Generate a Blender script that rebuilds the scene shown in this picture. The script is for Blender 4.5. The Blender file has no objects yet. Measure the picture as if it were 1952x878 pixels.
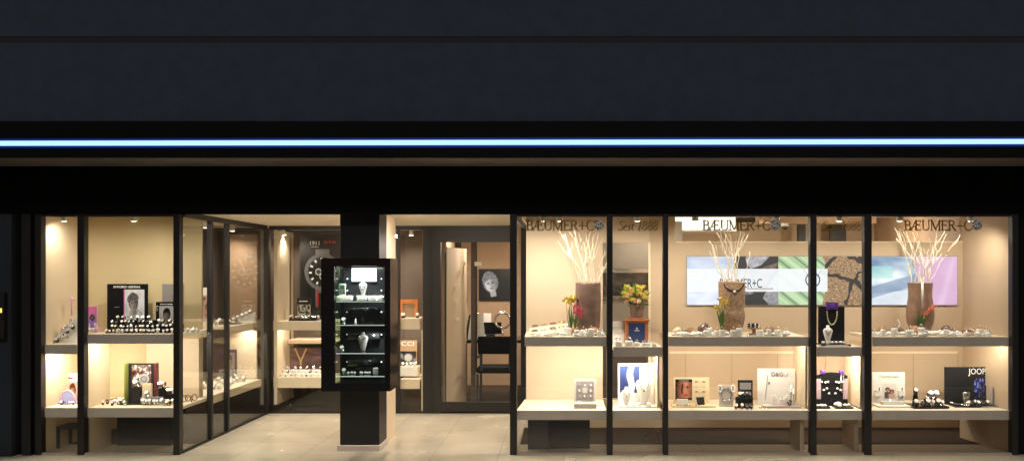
import bpy, math, random
from mathutils import Matrix, Vector, noise
R = math.radians
C = bpy.context.scene.collection
rnd = random.Random(7)
SKY_STRENGTH, SUN_EL, SUN_E = 0.15, -2, 0.8

# ---------------------------------------------------------------- measures
EYE, D, F, VX, VY = 1.71, 8.0, 1600.0, 1075.0, 523.0
def S(y): return (D + y) / F
def X(px, y): return (px - VX) * S(y)
def Z(py, y): return EYE - (py - VY) * S(y)

# ---------------------------------------------------------------- materials
def lin(c): return tuple(((x / 12.92) if x <= .04045 else ((x + .055) / 1.055) ** 2.4) for x in c)
def hexc(r, g, b): return lin((r / 255, g / 255, b / 255))

def mat(name, col, rough=.6, metal=0., var=0., scale=6., bump=0., bscale=60., spec=.5, emit=None, es=0.):
    m = bpy.data.materials.new(name); m.use_nodes = True
    nt = m.node_tree; b = nt.nodes['Principled BSDF']
    b.inputs['Base Color'].default_value = (*col, 1)
    b.inputs['Roughness'].default_value = rough
    b.inputs['Metallic'].default_value = metal
    b.inputs['Specular IOR Level'].default_value = spec
    if var or bump:
        tc = nt.nodes.new('ShaderNodeTexCoord')
    if var:
        n = nt.nodes.new('ShaderNodeTexNoise'); n.inputs['Scale'].default_value = scale; n.inputs['Detail'].default_value = 6
        nt.links.new(tc.outputs['Object'], n.inputs['Vector'])
        r = nt.nodes.new('ShaderNodeMapRange'); r.inputs['From Min'].default_value = .3; r.inputs['From Max'].default_value = .7
        r.inputs['To Min'].default_value = 1 - var; r.inputs['To Max'].default_value = 1 + var
        nt.links.new(n.outputs['Fac'], r.inputs['Value'])
        mx = nt.nodes.new('ShaderNodeMix'); mx.data_type = 'RGBA'; mx.blend_type = 'MULTIPLY'; mx.inputs['Factor'].default_value = 1
        mx.inputs['A'].default_value = (*col, 1)
        nt.links.new(r.outputs['Result'], mx.inputs['B'])
        nt.links.new(mx.outputs['Result'], b.inputs['Base Color'])
    if bump:
        n2 = nt.nodes.new('ShaderNodeTexNoise'); n2.inputs['Scale'].default_value = bscale; n2.inputs['Detail'].default_value = 5
        nt.links.new(tc.outputs['Object'], n2.inputs['Vector'])
        bp = nt.nodes.new('ShaderNodeBump'); bp.inputs['Strength'].default_value = bump; bp.inputs['Distance'].default_value = .02
        nt.links.new(n2.outputs['Fac'], bp.inputs['Height']); nt.links.new(bp.outputs['Normal'], b.inputs['Normal'])
    if emit:
        b.inputs['Emission Color'].default_value = (*emit, 1); b.inputs['Emission Strength'].default_value = es
    return m

def picmat(name, rough=.35, emission=0.):
    m = bpy.data.materials.new(name); m.use_nodes = True
    nt = m.node_tree; b = nt.nodes['Principled BSDF']; b.inputs['Roughness'].default_value = rough
    a = nt.nodes.new('ShaderNodeAttribute'); a.attribute_name = 'Col'
    if not emission: nt.links.new(a.outputs['Color'], b.inputs['Base Color'])
    else: b.inputs['Base Color'].default_value = (.03, .03, .03, 1)
    if emission:
        nt.links.new(a.outputs['Color'], b.inputs['Emission Color']); b.inputs['Emission Strength'].default_value = emission
    return m

def glassmat(name, tint=(.97, .98, .97), base=.035, k=.9):
    m = bpy.data.materials.new(name); m.use_nodes = True
    nt = m.node_tree; nt.nodes.clear()
    o = nt.nodes.new('ShaderNodeOutputMaterial'); mx = nt.nodes.new('ShaderNodeMixShader')
    t = nt.nodes.new('ShaderNodeBsdfTransparent'); t.inputs['Color'].default_value = (*tint, 1)
    g = nt.nodes.new('ShaderNodeBsdfGlossy'); g.inputs['Roughness'].default_value = 0.0; g.inputs['Color'].default_value = (.95, .97, 1, 1)
    lw = nt.nodes.new('ShaderNodeLayerWeight'); lw.inputs['Blend'].default_value = .5
    p = nt.nodes.new('ShaderNodeMath'); p.operation = 'POWER'; p.inputs[1].default_value = 5
    ml = nt.nodes.new('ShaderNodeMath'); ml.operation = 'MULTIPLY_ADD'; ml.inputs[1].default_value = k; ml.inputs[2].default_value = base
    nt.links.new(lw.outputs['Facing'], p.inputs[0]); nt.links.new(p.outputs[0], ml.inputs[0]); nt.links.new(ml.outputs[0], mx.inputs['Fac'])
    nt.links.new(t.outputs[0], mx.inputs[1]); nt.links.new(g.outputs[0], mx.inputs[2]); nt.links.new(mx.outputs[0], o.inputs['Surface'])
    return m

def tilemat(name, c1, c2, mortar, w, h, rough, off=.5):
    m = bpy.data.materials.new(name); m.use_nodes = True
    nt = m.node_tree; b = nt.nodes['Principled BSDF']
    tc = nt.nodes.new('ShaderNodeTexCoord'); br = nt.nodes.new('ShaderNodeTexBrick')
    br.inputs['Color1'].default_value = (*c1, 1); br.inputs['Color2'].default_value = (*c2, 1); br.inputs['Mortar'].default_value = (*mortar, 1)
    br.inputs['Scale'].default_value = 1; br.inputs['Mortar Size'].default_value = .004; br.inputs['Brick Width'].default_value = w; br.inputs['Row Height'].default_value = h
    br.offset = off
    nt.links.new(tc.outputs['Object'], br.inputs['Vector'])
    n = nt.nodes.new('ShaderNodeTexNoise'); n.inputs['Scale'].default_value = 1.7; n.inputs['Detail'].default_value = 5; n.inputs['Roughness'].default_value = .5
    nt.links.new(tc.outputs['Object'], n.inputs['Vector'])
    r = nt.nodes.new('ShaderNodeMapRange'); r.inputs['From Min'].default_value = .2; r.inputs['From Max'].default_value = .8; r.inputs['To Min'].default_value = .84; r.inputs['To Max'].default_value = 1.08
    nt.links.new(n.outputs['Fac'], r.inputs['Value'])
    mx = nt.nodes.new('ShaderNodeMix'); mx.data_type = 'RGBA'; mx.blend_type = 'MULTIPLY'; mx.inputs['Factor'].default_value = 1
    nt.links.new(br.outputs['Color'], mx.inputs['A']); nt.links.new(r.outputs['Result'], mx.inputs['B']); nt.links.new(mx.outputs['Result'], b.inputs['Base Color'])
    r2 = nt.nodes.new('ShaderNodeMapRange'); r2.inputs['To Min'].default_value = rough - .08; r2.inputs['To Max'].default_value = rough + .16
    nt.links.new(n.outputs['Fac'], r2.inputs['Value']); nt.links.new(r2.outputs['Result'], b.inputs['Roughness'])
    return m

M = {}
M['black'] = mat('black_metal', (.010, .010, .011), .45, var=.2)
M['blackmatte'] = mat('black_fascia_paint', (.0035, .004, .0045), .7, var=.25, scale=2, spec=.12)
M['darkframe'] = mat('dark_bronze_frame', (.012, .0105, .0095), .45, var=.2)
M['upper'] = mat('dusk_render', (.035, .049, .079), .9, var=.10, scale=9, bump=.4, bscale=70)
M['pier'] = mat('dark_pier_render', (.014, .019, .028), .9, var=.2, scale=3, bump=.3)
M['upper2'] = mat('joint_render', (.022, .025, .032), .9, var=.1)
M['soffit'] = mat('soffit_board', (.17, .15, .135), .7, var=.15, scale=2)
M['cream'] = mat('cream_laminate', (.74, .61, .44), .5, var=.03, scale=3)
M['creamtop'] = mat('pale_shelf_top', (.80, .70, .54), .4, var=.03, scale=4)
M['taupe'] = mat('taupe_shelf_edge', (.60, .52, .46), .5, var=.06, scale=8)
M['beige'] = mat('beige_wall', (.60, .475, .345), .7, var=.04, scale=2.5, bump=.05, bscale=120)
M['tan'] = mat('tan_wall', (.50, .385, .265), .7, var=.04, scale=2.5, bump=.05, bscale=120)
M['olive'] = mat('olive_beige_wall', (.56, .46, .27), .7, var=.04, scale=2.5, bump=.05, bscale=120)
M['ceil'] = mat('cream_ceiling', (.88, .81, .68), .8, var=.02)
M['brown'] = mat('brown_wall', (.33, .215, .13), .65, var=.08, scale=3)
M['dkbrown'] = mat('dark_brown_wall', (.085, .06, .045), .6, var=.1, scale=3)
M['greywall'] = mat('taupe_wall', (.33, .29, .24), .7, var=.05)
M['carpet'] = mat('brown_carpet', (.032, .018, .011), .95, var=.22, scale=30, bump=.5, bscale=240, spec=.08)
M['floor_in'] = tilemat('window_floor_stone', (.42, .34, .24), (.38, .31, .22), (.2, .16, .11), .9, .45, .4)
M['tile'] = tilemat('pavement_stone', (.62, .55, .43), (.60, .535, .42), (.46, .40, .31), .62, .62, .20, 0)
M['asphalt'] = mat('dark_asphalt', (.05, .05, .05), .85, var=.2, scale=5, bump=.3, bscale=150)
M['sill'] = mat('pale_stone_sill', (.50, .43, .34), .5, var=.08, scale=8)
M['white'] = mat('white_card', (.82, .79, .74), .45)
M['whiteg'] = mat('white_gloss', (.86, .83, .78), .22)
M['porc'] = mat('white_leatherette', (.90, .87, .81), .35, var=.04, scale=20)
_b = M['porc'].node_tree.nodes['Principled BSDF']; _b.inputs['Subsurface Weight'].default_value = .6; _b.inputs['Subsurface Scale'].default_value = .03; _b.inputs['Subsurface Radius'].default_value = (1, .85, .7)
M['steel'] = mat('polished_steel', (.78, .78, .80), .18, 1.0)
M['silver'] = mat('silver', (.88, .87, .85), .22, 1.0)
M['gold'] = mat('gold_jewel', (.86, .60, .22), .22, 1.0)
M['dial'] = mat('watch_dial', (.86, .86, .84), .2)
M['dialpink'] = mat('pink_dial', (.85, .55, .60), .25)
M['darkdial'] = mat('dark_dial', (.05, .05, .06), .15)
M['leather'] = mat('black_strap', (.018, .016, .016), .4)
M['brownstrap'] = mat('brown_strap', (.16, .07, .03), .45)
M['velvet'] = mat('black_velvet', (.006, .006, .007), .9, spec=.12)
M['blackgloss'] = mat('black_gloss', (.012, .012, .013), .15)
M['clay'] = mat('brown_clay', (.22, .13, .085), .42, var=.28, scale=14, bump=.35, bscale=45)
M['claydark'] = mat('dark_glazed_clay', (.165, .105, .082), .2, var=.35, scale=9, bump=.2, bscale=30)
M['clayrough'] = mat('hammered_clay', (.31, .19, .11), .55, var=.35, scale=30, bump=.7, bscale=70)
M['terra'] = mat('terracotta_stone', (.32, .175, .095), .6, var=.2, scale=18, bump=.3, bscale=60)
M['darkstone'] = mat('dark_brown_stone', (.15, .085, .06), .5, var=.3, scale=14, bump=.4, bscale=50)
M['branch'] = mat('bleached_branch', (.72, .65, .52), .7, var=.12, scale=30)
M['leaf'] = mat('green_leaf', (.07, .16, .03), .5, var=.25, scale=20)
M['stem'] = mat('pale_green_stem', (.16, .27, .06), .5)
M['yellow'] = mat('yellow_petal', (.90, .76, .18), .5, var=.1, scale=40)
M['lime'] = mat('lime_yellow_petal', (.84, .84, .20), .5, var=.2, scale=40)
M['pink'] = mat('hot_pink_petal', (.75, .10, .20), .5, var=.1, scale=40)
M['coral'] = mat('coral_petal', (.92, .40, .27), .5, var=.15, scale=40)
M['peach'] = mat('peach_petal', (.92, .60, .42), .5, var=.1, scale=40)
M['wood'] = mat('reddish_wood', (.33, .115, .045), .35, var=.2, scale=25)
M['paleboard'] = mat('pale_wood_board', (.74, .60, .38), .45, var=.05)
M['navy'] = mat('navy_panel', (.012, .025, .085), .3)
M['purple'] = mat('purple_ribbon', (.075, .018, .20), .45)
M['greycard'] = mat('grey_card', (.50, .46, .42), .5)
M['midgrey'] = mat('mid_grey', (.25, .23, .22), .5)
M['orange'] = mat('orange_leather', (.62, .20, .045), .45)
M['limeedge'] = mat('olive_green_edge', (.28, .30, .07), .4)
M['maroon'] = mat('maroon_edge', (.16, .02, .03), .4)
M['redpaint'] = mat('red_print', (.65, .03, .03), .4)
M['whiteprint'] = mat('white_print', (.85, .85, .84), .4)
M['blackprint'] = mat('black_print', (.02, .02, .02), .4)
M['greyprint'] = mat('grey_print', (.45, .43, .40), .5)
M['magenta'] = mat('magenta_strip', (.36, .02, .28), .4)
M['bluelilac'] = mat('blue_lilac_plastic', (.33, .36, .62), .3)
M['pinkplastic'] = mat('pink_plastic', (.75, .40, .55), .35)
M['crystal'] = glassmat('clear_acrylic', (.93, .96, .95), .12, .8)
M['greenglass'] = glassmat('green_tinted_glass', (.80, .95, .82), .05, .8)
M['greenmirror'] = mat('green_tinted_mirror', (.55, .66, .54), .06, 1.0)
M['glass'] = glassmat('window_glass')
M['glassret'] = glassmat('side_window_glass', (.93, .94, .93), .05, .9)
M['shelfglass'] = mat('shelf_glass_edge_glow', (.75, .85, .82), .1, emit=(.75, .95, .9), es=.35)  # brightness of the lit glass edge put in as emission
M['pic'] = picmat('printed_picture')
M['picgloss'] = picmat('glossy_print', .15)
M['lightbox'] = picmat('backlit_print', .3, 1.15)
M['bead'] = mat('olive_bead', (.45, .42, .20), .3, .3)
M['cable'] = mat('black_cable', (.01, .01, .01), .5)
def emis(name, col, s): return mat(name, (.0, .0, .0), .5, emit=col, es=s)
M['neon'] = emis('white_blue_neon', (.50, .84, 1.0), 1.15)
M['glowdim'] = emis('dim_blue_painted_glow', (.0, .006, .07), 1.0)  # spill of the strip, painted as a dim emissive bar
M['glowblue'] = emis('blue_painted_glow', (.0, .02, .26), 1.0)
M['lamp'] = emis('warm_lamp', (1.0, .86, .66), 9.)
M['tubelamp'] = emis('warm_tube', (1.0, .83, .58), 6.)
M['coldlamp'] = emis('cold_lamp', (.86, .95, 1.0), 3.)
M['sconce'] = emis('yellow_lamp', (1.0, .62, .12), 2.2)
M['coffer'] = emis('bright_ceiling_panel', (1.0, .90, .74), 1.6)

def translucent(name, col, w=.65):
    m = bpy.data.materials.new(name); m.use_nodes = True
    nt = m.node_tree; b = nt.nodes['Principled BSDF']; o = nt.nodes['Material Output']
    b.inputs['Base Color'].default_value = (*col, 1); b.inputs['Roughness'].default_value = .35; b.inputs['Metallic'].default_value = .3
    t = nt.nodes.new('ShaderNodeBsdfTranslucent'); t.inputs['Color'].default_value = (*col, 1)
    mx = nt.nodes.new('ShaderNodeMixShader'); mx.inputs['Fac'].default_value = w
    nt.links.new(b.outputs[0], mx.inputs[1]); nt.links.new(t.outputs[0], mx.inputs[2]); nt.links.new(mx.outputs[0], o.inputs['Surface'])
    return m
M['goldfilm'] = translucent('gold_lettering_film', (.50, .365, .095), .82)
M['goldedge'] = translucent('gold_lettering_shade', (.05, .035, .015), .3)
M['facet'] = picmat('diamond_facets', .15)

# ---------------------------------------------------------------- mesh builder
class MB:
    def __init__(s): s.v = []; s.f = []; s.m = []; s.s = []; s.T = Matrix()
    def add(s, vs, fs, mi=0, smooth=False):
        b = len(s.v)
        s.v += [tuple(s.T @ Vector(v)) for v in vs]
        for f in fs: s.f.append([b + i for i in f]); s.m.append(mi); s.s.append(smooth)
        return s
    def box(s, x0, x1, y0, y1, z0, z1, mi=0):
        return s.add([(x0, y0, z0), (x1, y0, z0), (x1, y1, z0), (x0, y1, z0), (x0, y0, z1), (x1, y0, z1), (x1, y1, z1), (x0, y1, z1)],
                     [(3, 2, 1, 0), (4, 5, 6, 7), (0, 1, 5, 4), (1, 2, 6, 5), (2, 3, 7, 6), (3, 0, 4, 7)], mi)
    def rbox(s, x0, x1, y0, y1, z0, z1, mi=0, b=.003):
        # box with chamfered vertical edges and top
        b = min(b, (x1 - x0) * .45, (y1 - y0) * .45, (z1 - z0) * .45)
        def ring(i, z): return [(x0 + b + i, y0 + i, z), (x1 - b - i, y0 + i, z), (x1 - i, y0 + b + i, z), (x1 - i, y1 - b - i, z), (x1 - b - i, y1 - i, z), (x0 + b + i, y1 - i, z), (x0 + i, y1 - b - i, z), (x0 + i, y0 + b + i, z)]
        vs = ring(b * .5, z0) + ring(0, z0 + b * .5) + ring(0, z1 - b) + ring(b * .5, z1)
        fs = [tuple(range(7, -1, -1)), tuple(range(24, 32))]
        for k in range(3):
            for j in range(8): fs.append((k * 8 + j, k * 8 + (j + 1) % 8, k * 8 + 8 + (j + 1) % 8, k * 8 + 8 + j))
        return s.add(vs, fs, mi)
    def lathe(s, prof, n=24, mi=0, c=(0, 0, 0), sx=1., sy=1., axis='z', cap=True):
        vs = []; fs = []
        for r, z in prof:
            for k in range(n):
                a = 2 * math.pi * k / n
                p = (r * math.cos(a) * sx, r * math.sin(a) * sy, z)
                if axis == 'y': p = (p[0], p[2], p[1])
                if axis == 'x': p = (p[2], p[0], p[1])
                vs.append((p[0] + c[0], p[1] + c[1], p[2] + c[2]))
        for i in range(len(prof) - 1):
            for k in range(n):
                fs.append((i * n + k, i * n + (k + 1) % n, (i + 1) * n + (k + 1) % n, (i + 1) * n + k))
        s.add(vs, fs, mi, True)
        if cap:
            base = len(s.v) - len(vs)
            for idx in (list(range(n - 1, -1, -1)), [(len(prof) - 1) * n + k for k in range(n)]):
                s.f.append([base + i for i in idx]); s.m.append(mi); s.s.append(False)
        return s
    def cyl(s, c, r, h, axis='z', n=16, mi=0, r2=None):
        return s.lathe([(r, 0), (r if r2 is None else r2, h)], n, mi, c, axis=axis)
    def tube(s, pts, rad, n=6, mi=0, closed=False):
        pts = [Vector(p) for p in pts]; N = len(pts)
        rads = rad if isinstance(rad, (list, tuple)) else [rad] * N
        vs = []; fs = []
        up = None
        for i, p in enumerate(pts):
            if closed: t = pts[(i + 1) % N] - pts[i - 1]
            else: t = pts[min(i + 1, N - 1)] - pts[max(i - 1, 0)]
            t.normalize()
            if up is None:
                up = Vector((0, 0, 1)) if abs(t.z) < .9 else Vector((1, 0, 0))
            a = (up - t * up.dot(t)); 
            if a.length < 1e-5: a = t.orthogonal()
            a.normalize(); up = a; b = t.cross(a)
            for k in range(n):
                q = p + (a * math.cos(2 * math.pi * k / n) + b * math.sin(2 * math.pi * k / n)) * rads[i]
                vs.append(tuple(q))
        for i in range(N if closed else N - 1):
            j = (i + 1) % N
            for k in range(n):
                fs.append((i * n + k, i * n + (k + 1) % n, j * n + (k + 1) % n, j * n + k))
        if not closed:
            fs.append(tuple(range(n - 1, -1, -1))); fs.append(tuple((N - 1) * n + k for k in range(n)))
        return s.add(vs, fs, mi, True)
    def ring(s, c, r, t, normal='y', n=20, k=6, mi=0, sx=1., sz=1.):
        pts = []
        for i in range(n):
            a = 2 * math.pi * i / n; u, w = r * math.cos(a) * sx, r * math.sin(a) * sz
            pts.append((c[0] + u, c[1], c[2] + w) if normal == 'y' else ((c[0], c[1] + u, c[2] + w) if normal == 'x' else (c[0] + u, c[1] + w, c[2])))
        return s.tube(pts, t, k, mi, True)
    def blob(s, c, r, mi=0, seed=0, amp=.15, nu=12, nv=8, flat=False, freq=1.6):
        vs = []; fs = []
        for i in range(nv + 1):
            th = math.pi * i / nv
            for j in range(nu):
                ph = 2 * math.pi * j / nu
                d = Vector((math.sin(th) * math.cos(ph), math.sin(th) * math.sin(ph), math.cos(th)))
                k = 1 + amp * noise.noise(d * freq + Vector((seed * 3.7, seed * 1.3, seed * 2.1)))
                z = d.z * r[2] * k
                if flat: z = max(z, -r[2] * .55)
                vs.append((c[0] + d.x * r[0] * k, c[1] + d.y * r[1] * k, c[2] + z))
        for i in range(nv):
            for j in range(nu):
                fs.append((i * nu + j, (i + 1) * nu + j, (i + 1) * nu + (j + 1) % nu, i * nu + (j + 1) % nu))
        return s.add(vs, fs, mi, True)
    def prism(s, poly, y0, y1, mi=0):
        n = len(poly)
        vs = [(x, y0, z) for x, z in poly] + [(x, y1, z) for x, z in poly]
        fs = [tuple(range(n)), tuple(range(2 * n - 1, n - 1, -1))]
        for i in range(n): fs.append((i, i + n, (i + 1) % n + n, (i + 1) % n))
        return s.add(vs, fs, mi)
    def build(s, name, mats, parent=None, loc=None, bev=0.):
        if not isinstance(mats, (list, tuple)): mats = [mats]
        me = bpy.data.meshes.new(name)
        me.from_pydata(s.v, [], s.f)
        for m in mats: me.materials.append(M[m] if isinstance(m, str) else m)
        me.polygons.foreach_set('material_index', s.m); me.polygons.foreach_set('use_smooth', s.s)
        me.update()
        import bmesh
        bm = bmesh.new(); bm.from_mesh(me); bmesh.ops.recalc_face_normals(bm, faces=bm.faces); bm.to_mesh(me); bm.free()
        o = bpy.data.objects.new(name, me); C.objects.link(o)
        if parent is not None: o.parent = parent
        if loc is not None: o.location = loc
        if bev:
            bv = o.modifiers.new('edge', 'BEVEL'); bv.width = bev; bv.segments = 2; bv.limit_method = 'ANGLE'
        return o

def tag(o, label=None, cat=None, group=None, kind=None):
    if label: o['label'] = label
    if cat: o['category'] = cat
    if group: o['group'] = group
    if kind: o['kind'] = kind
    return o
def thing(name, label, cat, loc=(0, 0, 0), group=None, rz=0.):
    o = bpy.data.objects.new(name, None); C.objects.link(o); o.empty_display_size = .05
    o.location = loc; o.rotation_euler = (0, 0, rz)
    return tag(o, label, cat, group)
def bx(name, m, parent, x0, x1, y0, y1, z0, z1, bev=0.):
    return MB().box(x0, x1, y0, y1, z0, z1).build(name, m, parent, bev=bev)

def pic(name, fn, w, h, nx, ny, parent, loc, m='pic', rot=None):
    """a printed sheet, w x h, facing -Y, with its picture as point colours"""
    vs = []; cols = []
    for j in range(ny + 1):
        for i in range(nx + 1):
            u, v = i / nx, j / ny
            vs.append(((u - .5) * w, 0, v * h)); cols.append(lin(fn(u, v)))
    fs = [(j * (nx + 1) + i, j * (nx + 1) + i + 1, (j + 1) * (nx + 1) + i + 1, (j + 1) * (nx + 1) + i) for j in range(ny) for i in range(nx)]
    me = bpy.data.meshes.new(name); me.from_pydata(vs, [], fs); me.materials.append(M[m])
    at = me.color_attributes.new('Col', 'FLOAT_COLOR', 'POINT')
    flat = []
    for c in cols: flat += [max(0, min(1, c[0])), max(0, min(1, c[1])), max(0, min(1, c[2])), 1.]
    at.data.foreach_set('color', flat); me.update()
    o = bpy.data.objects.new(name, me); C.objects.link(o); o.parent = parent; o.location = loc
    if rot: o.rotation_euler = rot
    return o

def txt(name, body, cap, m, parent, loc, width=None, align='CENTER', shear=0., ext=.0015):
    cu = bpy.data.curves.new(name, 'FONT'); cu.body = body; cu.size = cap / .70; cu.align_x = align; cu.shear = shear; cu.extrude = ext; cu.resolution_u = 4
    tmp = bpy.data.objects.new(name + '_tmp', cu); C.objects.link(tmp)
    dg = bpy.context.evaluated_depsgraph_get()
    me = bpy.data.meshes.new_from_object(tmp.evaluated_get(dg))
    bpy.data.objects.remove(tmp); bpy.data.curves.remove(cu)
    xs = [v.co.x for v in me.vertices]; k = 1.
    if width and xs: k = width / (max(xs) - min(xs))
    for v in me.vertices:
        x, y, z = v.co; v.co = (x * k, -z, y)
    me.materials.clear(); me.materials.append(M[m]); me.name = name
    o = bpy.data.objects.new(name, me); C.objects.link(o); o.parent = parent; o.location = loc
    return o

# serif letters, drawn as strokes: cap height 1
def arc(cx, cy, rx, ry, a0, a1, thin, thick, n=14):
    out = []
    for i in range(n + 1):
        a = R(a0 + (a1 - a0) * i / n)
        out.append((cx + rx * math.cos(a), cy + ry * math.sin(a), thin + (thick - thin) * abs(math.cos(a)) ** 1.3))
    return out
T, K = .035, .115
def ln(x0, y0, x1, y1, w): return [(x0, y0, w), (x1, y1, w)]
def sf(x, y, w=.2): return ln(x - w / 2, y, x + w / 2, y, T)
GL = {
 'B': (.62, [ln(.12, 0, .12, 1, K), sf(.08, .015), sf(.08, .985), ln(.12, .985, .32, .985, T), ln(.12, .53, .34, .53, T), ln(.12, .015, .34, .015, T), arc(.32, .757, .2, .228, 90, -90, T, K), arc(.34, .272, .25, .257, 90, -90, T, K)]),
 'Æ': (1.02, [ln(.02, 0, .46, .985, T), sf(.04, .015, .22), ln(.5, 0, .5, 1, K), ln(.4, .985, .9, .985, T), ln(.2, .38, .5, .38, T), ln(.5, .52, .8, .52, T), ln(.4, .015, .93, .015, T), ln(.9, .985, .9, .82, T), ln(.93, .015, .95, .2, T), ln(.8, .62, .8, .42, T)]),
 'U': (.82, [ln(.14, .3, .14, 1, K), ln(.68, .3, .68, 1, T), sf(.14, .985, .26), sf(.68, .985, .2), arc(.41, .3, .27, .285, 180, 360, T, .07)]),
 'M': (1.0, [ln(.12, 0, .12, 1, T), ln(.12, 1, .5, .05, K), ln(.86, 1, .5, .05, T), ln(.86, 0, .86, 1, K), sf(.12, .015), sf(.86, .015, .26), sf(.09, .985, .2), sf(.89, .985, .2)]),
 'E': (.66, [ln(.14, 0, .14, 1, K), ln(.02, .985, .56, .985, T), ln(.14, .52, .46, .52, T), ln(.02, .015, .59, .015, T), ln(.56, .985, .56, .82, T), ln(.59, .015, .61, .2, T), ln(.46, .62, .46, .42, T)]),
 'R': (.76, [ln(.14, 0, .14, 1, K), sf(.12, .015, .24), ln(.02, .985, .34, .985, T), ln(.14, .5, .34, .5, T), arc(.34, .743, .22, .243, 90, -90, T, K), ln(.36, .5, .68, .02, K), sf(.7, .015, .14)]),
 '+': (.74, [ln(.37, .02, .37, .92, T), ln(.04, .46, .70, .46, T)]),
 'C': (.80, [arc(.45, .5, .36, .5, 40, 320, T, K, 20), ln(.73, .82, .75, .99, T), ln(.73, .18, .75, .1, T)]),
 'S': (.56, [arc(.29, .755, .2, .235, 30, 270, T, .08), arc(.27, .265, .22, .255, 90, -150, T, .09), ln(.46, .87, .48, .99, T), ln(.08, .14, .06, 0, T)]),
 'e': (.46, [arc(.24, .31, .19, .3, 10, 310, T, .08), ln(.06, .36, .42, .37, T)]),
 'i': (.28, [ln(.14, .0, .14, .62, .08), sf(.14, .015, .2), ln(.04, .6, .14, .6, T), ln(.14, .82, .14, .92, .09)]),
 't': (.34, [ln(.15, .06, .15, .8, .08), ln(.02, .6, .32, .6, T), arc(.23, .1, .08, .09, 180, 330, T, .07, 8)]),
 '1': (.46, [ln(.24, 0, .24, 1, .09), sf(.24, .015, .28), ln(.08, .84, .24, .98, T)]),
 '8': (.56, [arc(.28, .745, .17, .235, 0, 360, T, .075, 18), arc(.28, .265, .21, .255, 0, 360, T, .09, 18)]),
 ' ': (.34, []),
}
def lettering(name, text, cap, x0, x1, parent, loc, shear=0.):
    """gold film letters with a dark shade behind them, from x0 to x1 on the pane"""
    adv = sum(GL[c][0] for c in text); k = (x1 - x0) / adv
    mb = MB()
    for shade in (1, 0):
        cx = x0
        for c in text:
            w, strokes = GL[c]
            for st in strokes:
                P = [(cx + (p[0] + shear * p[1]) * k, p[1] * cap, p[2] * cap * .95) for p in st]
                L = []; Rr = []
                for i, p in enumerate(P):
                    a = P[max(i - 1, 0)]; b = P[min(i + 1, len(P) - 1)]
                    dx, dz = b[0] - a[0], b[1] - a[1]; n = math.hypot(dx, dz) or 1
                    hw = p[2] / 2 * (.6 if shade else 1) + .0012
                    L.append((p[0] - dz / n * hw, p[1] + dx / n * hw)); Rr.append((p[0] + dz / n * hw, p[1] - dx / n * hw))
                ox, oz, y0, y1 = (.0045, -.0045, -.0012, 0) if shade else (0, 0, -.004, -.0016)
                n = len(P)
                vs = [(x + ox, y0, z + oz) for x, z in L] + [(x + ox, y0, z + oz) for x, z in Rr] + [(x + ox, y1, z + oz) for x, z in L] + [(x + ox, y1, z + oz) for x, z in Rr]
                fs = []
                for i in range(n - 1):
                    fs += [(i, n + i, n + i + 1, i + 1), (2 * n + i, 2 * n + i + 1, 3 * n + i + 1, 3 * n + i), (i, i + 1, 2 * n + i + 1, 2 * n + i), (n + i, 3 * n + i, 3 * n + i + 1, n + i + 1)]
                mb.add(vs, fs, shade)
            cx += w * k
    return mb.build(name, ['goldfilm', 'goldedge'], parent, loc)
def diamond_emblem(parent, loc, r):
    """round brilliant seen from above: a disc of black and white facets"""
    q = random.Random(5); vs = [(0, -.006, 0)]; cols = []; fs = []
    rings = [(.22, 8), (.45, 16), (.68, 16), (.88, 32), (1.0, 32)]
    for rr, n in rings:
        for k in range(n):
            a = 2 * math.pi * (k + .5 * (n == 16)) / n; vs.append((r * rr * math.cos(a), -.006 + .004 * rr, r * rr * math.sin(a)))
    b = [1]
    for rr, n in rings: b.append(b[-1] + n)
    for k in range(8): fs.append((0, 1 + (k + 1) % 8, 1 + k))
    for i in range(4):
        n0, n1 = rings[i][1], rings[i + 1][1]
        for k in range(n1):
            p0 = b[i] + (k * n0 // n1) % n0; p1 = b[i] + ((k + 1) * n0 // n1) % n0
            q0 = b[i + 1] + k; q1 = b[i + 1] + (k + 1) % n1
            fs.append((p0, q0, q1))
            if p0 != p1: fs.append((p0, q1, p1))
    me = bpy.data.meshes.new('diamond_emblem'); me.from_pydata(vs, [], fs); me.materials.append(M['facet'])
    at = me.color_attributes.new('Col', 'FLOAT_COLOR', 'CORNER'); flat = []
    for p in me.polygons:
        c = q.choice([.95, .9, .8, .04, .03, .3, .9, .02])
        for _ in p.loop_indices: flat += [c, c, min(1, c * 1.03), 1]
    at.data.foreach_set('color', flat); me.update()
    o = bpy.data.objects.new('diamond_emblem', me); C.objects.link(o); o.parent = parent; o.location = loc
    return o

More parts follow.
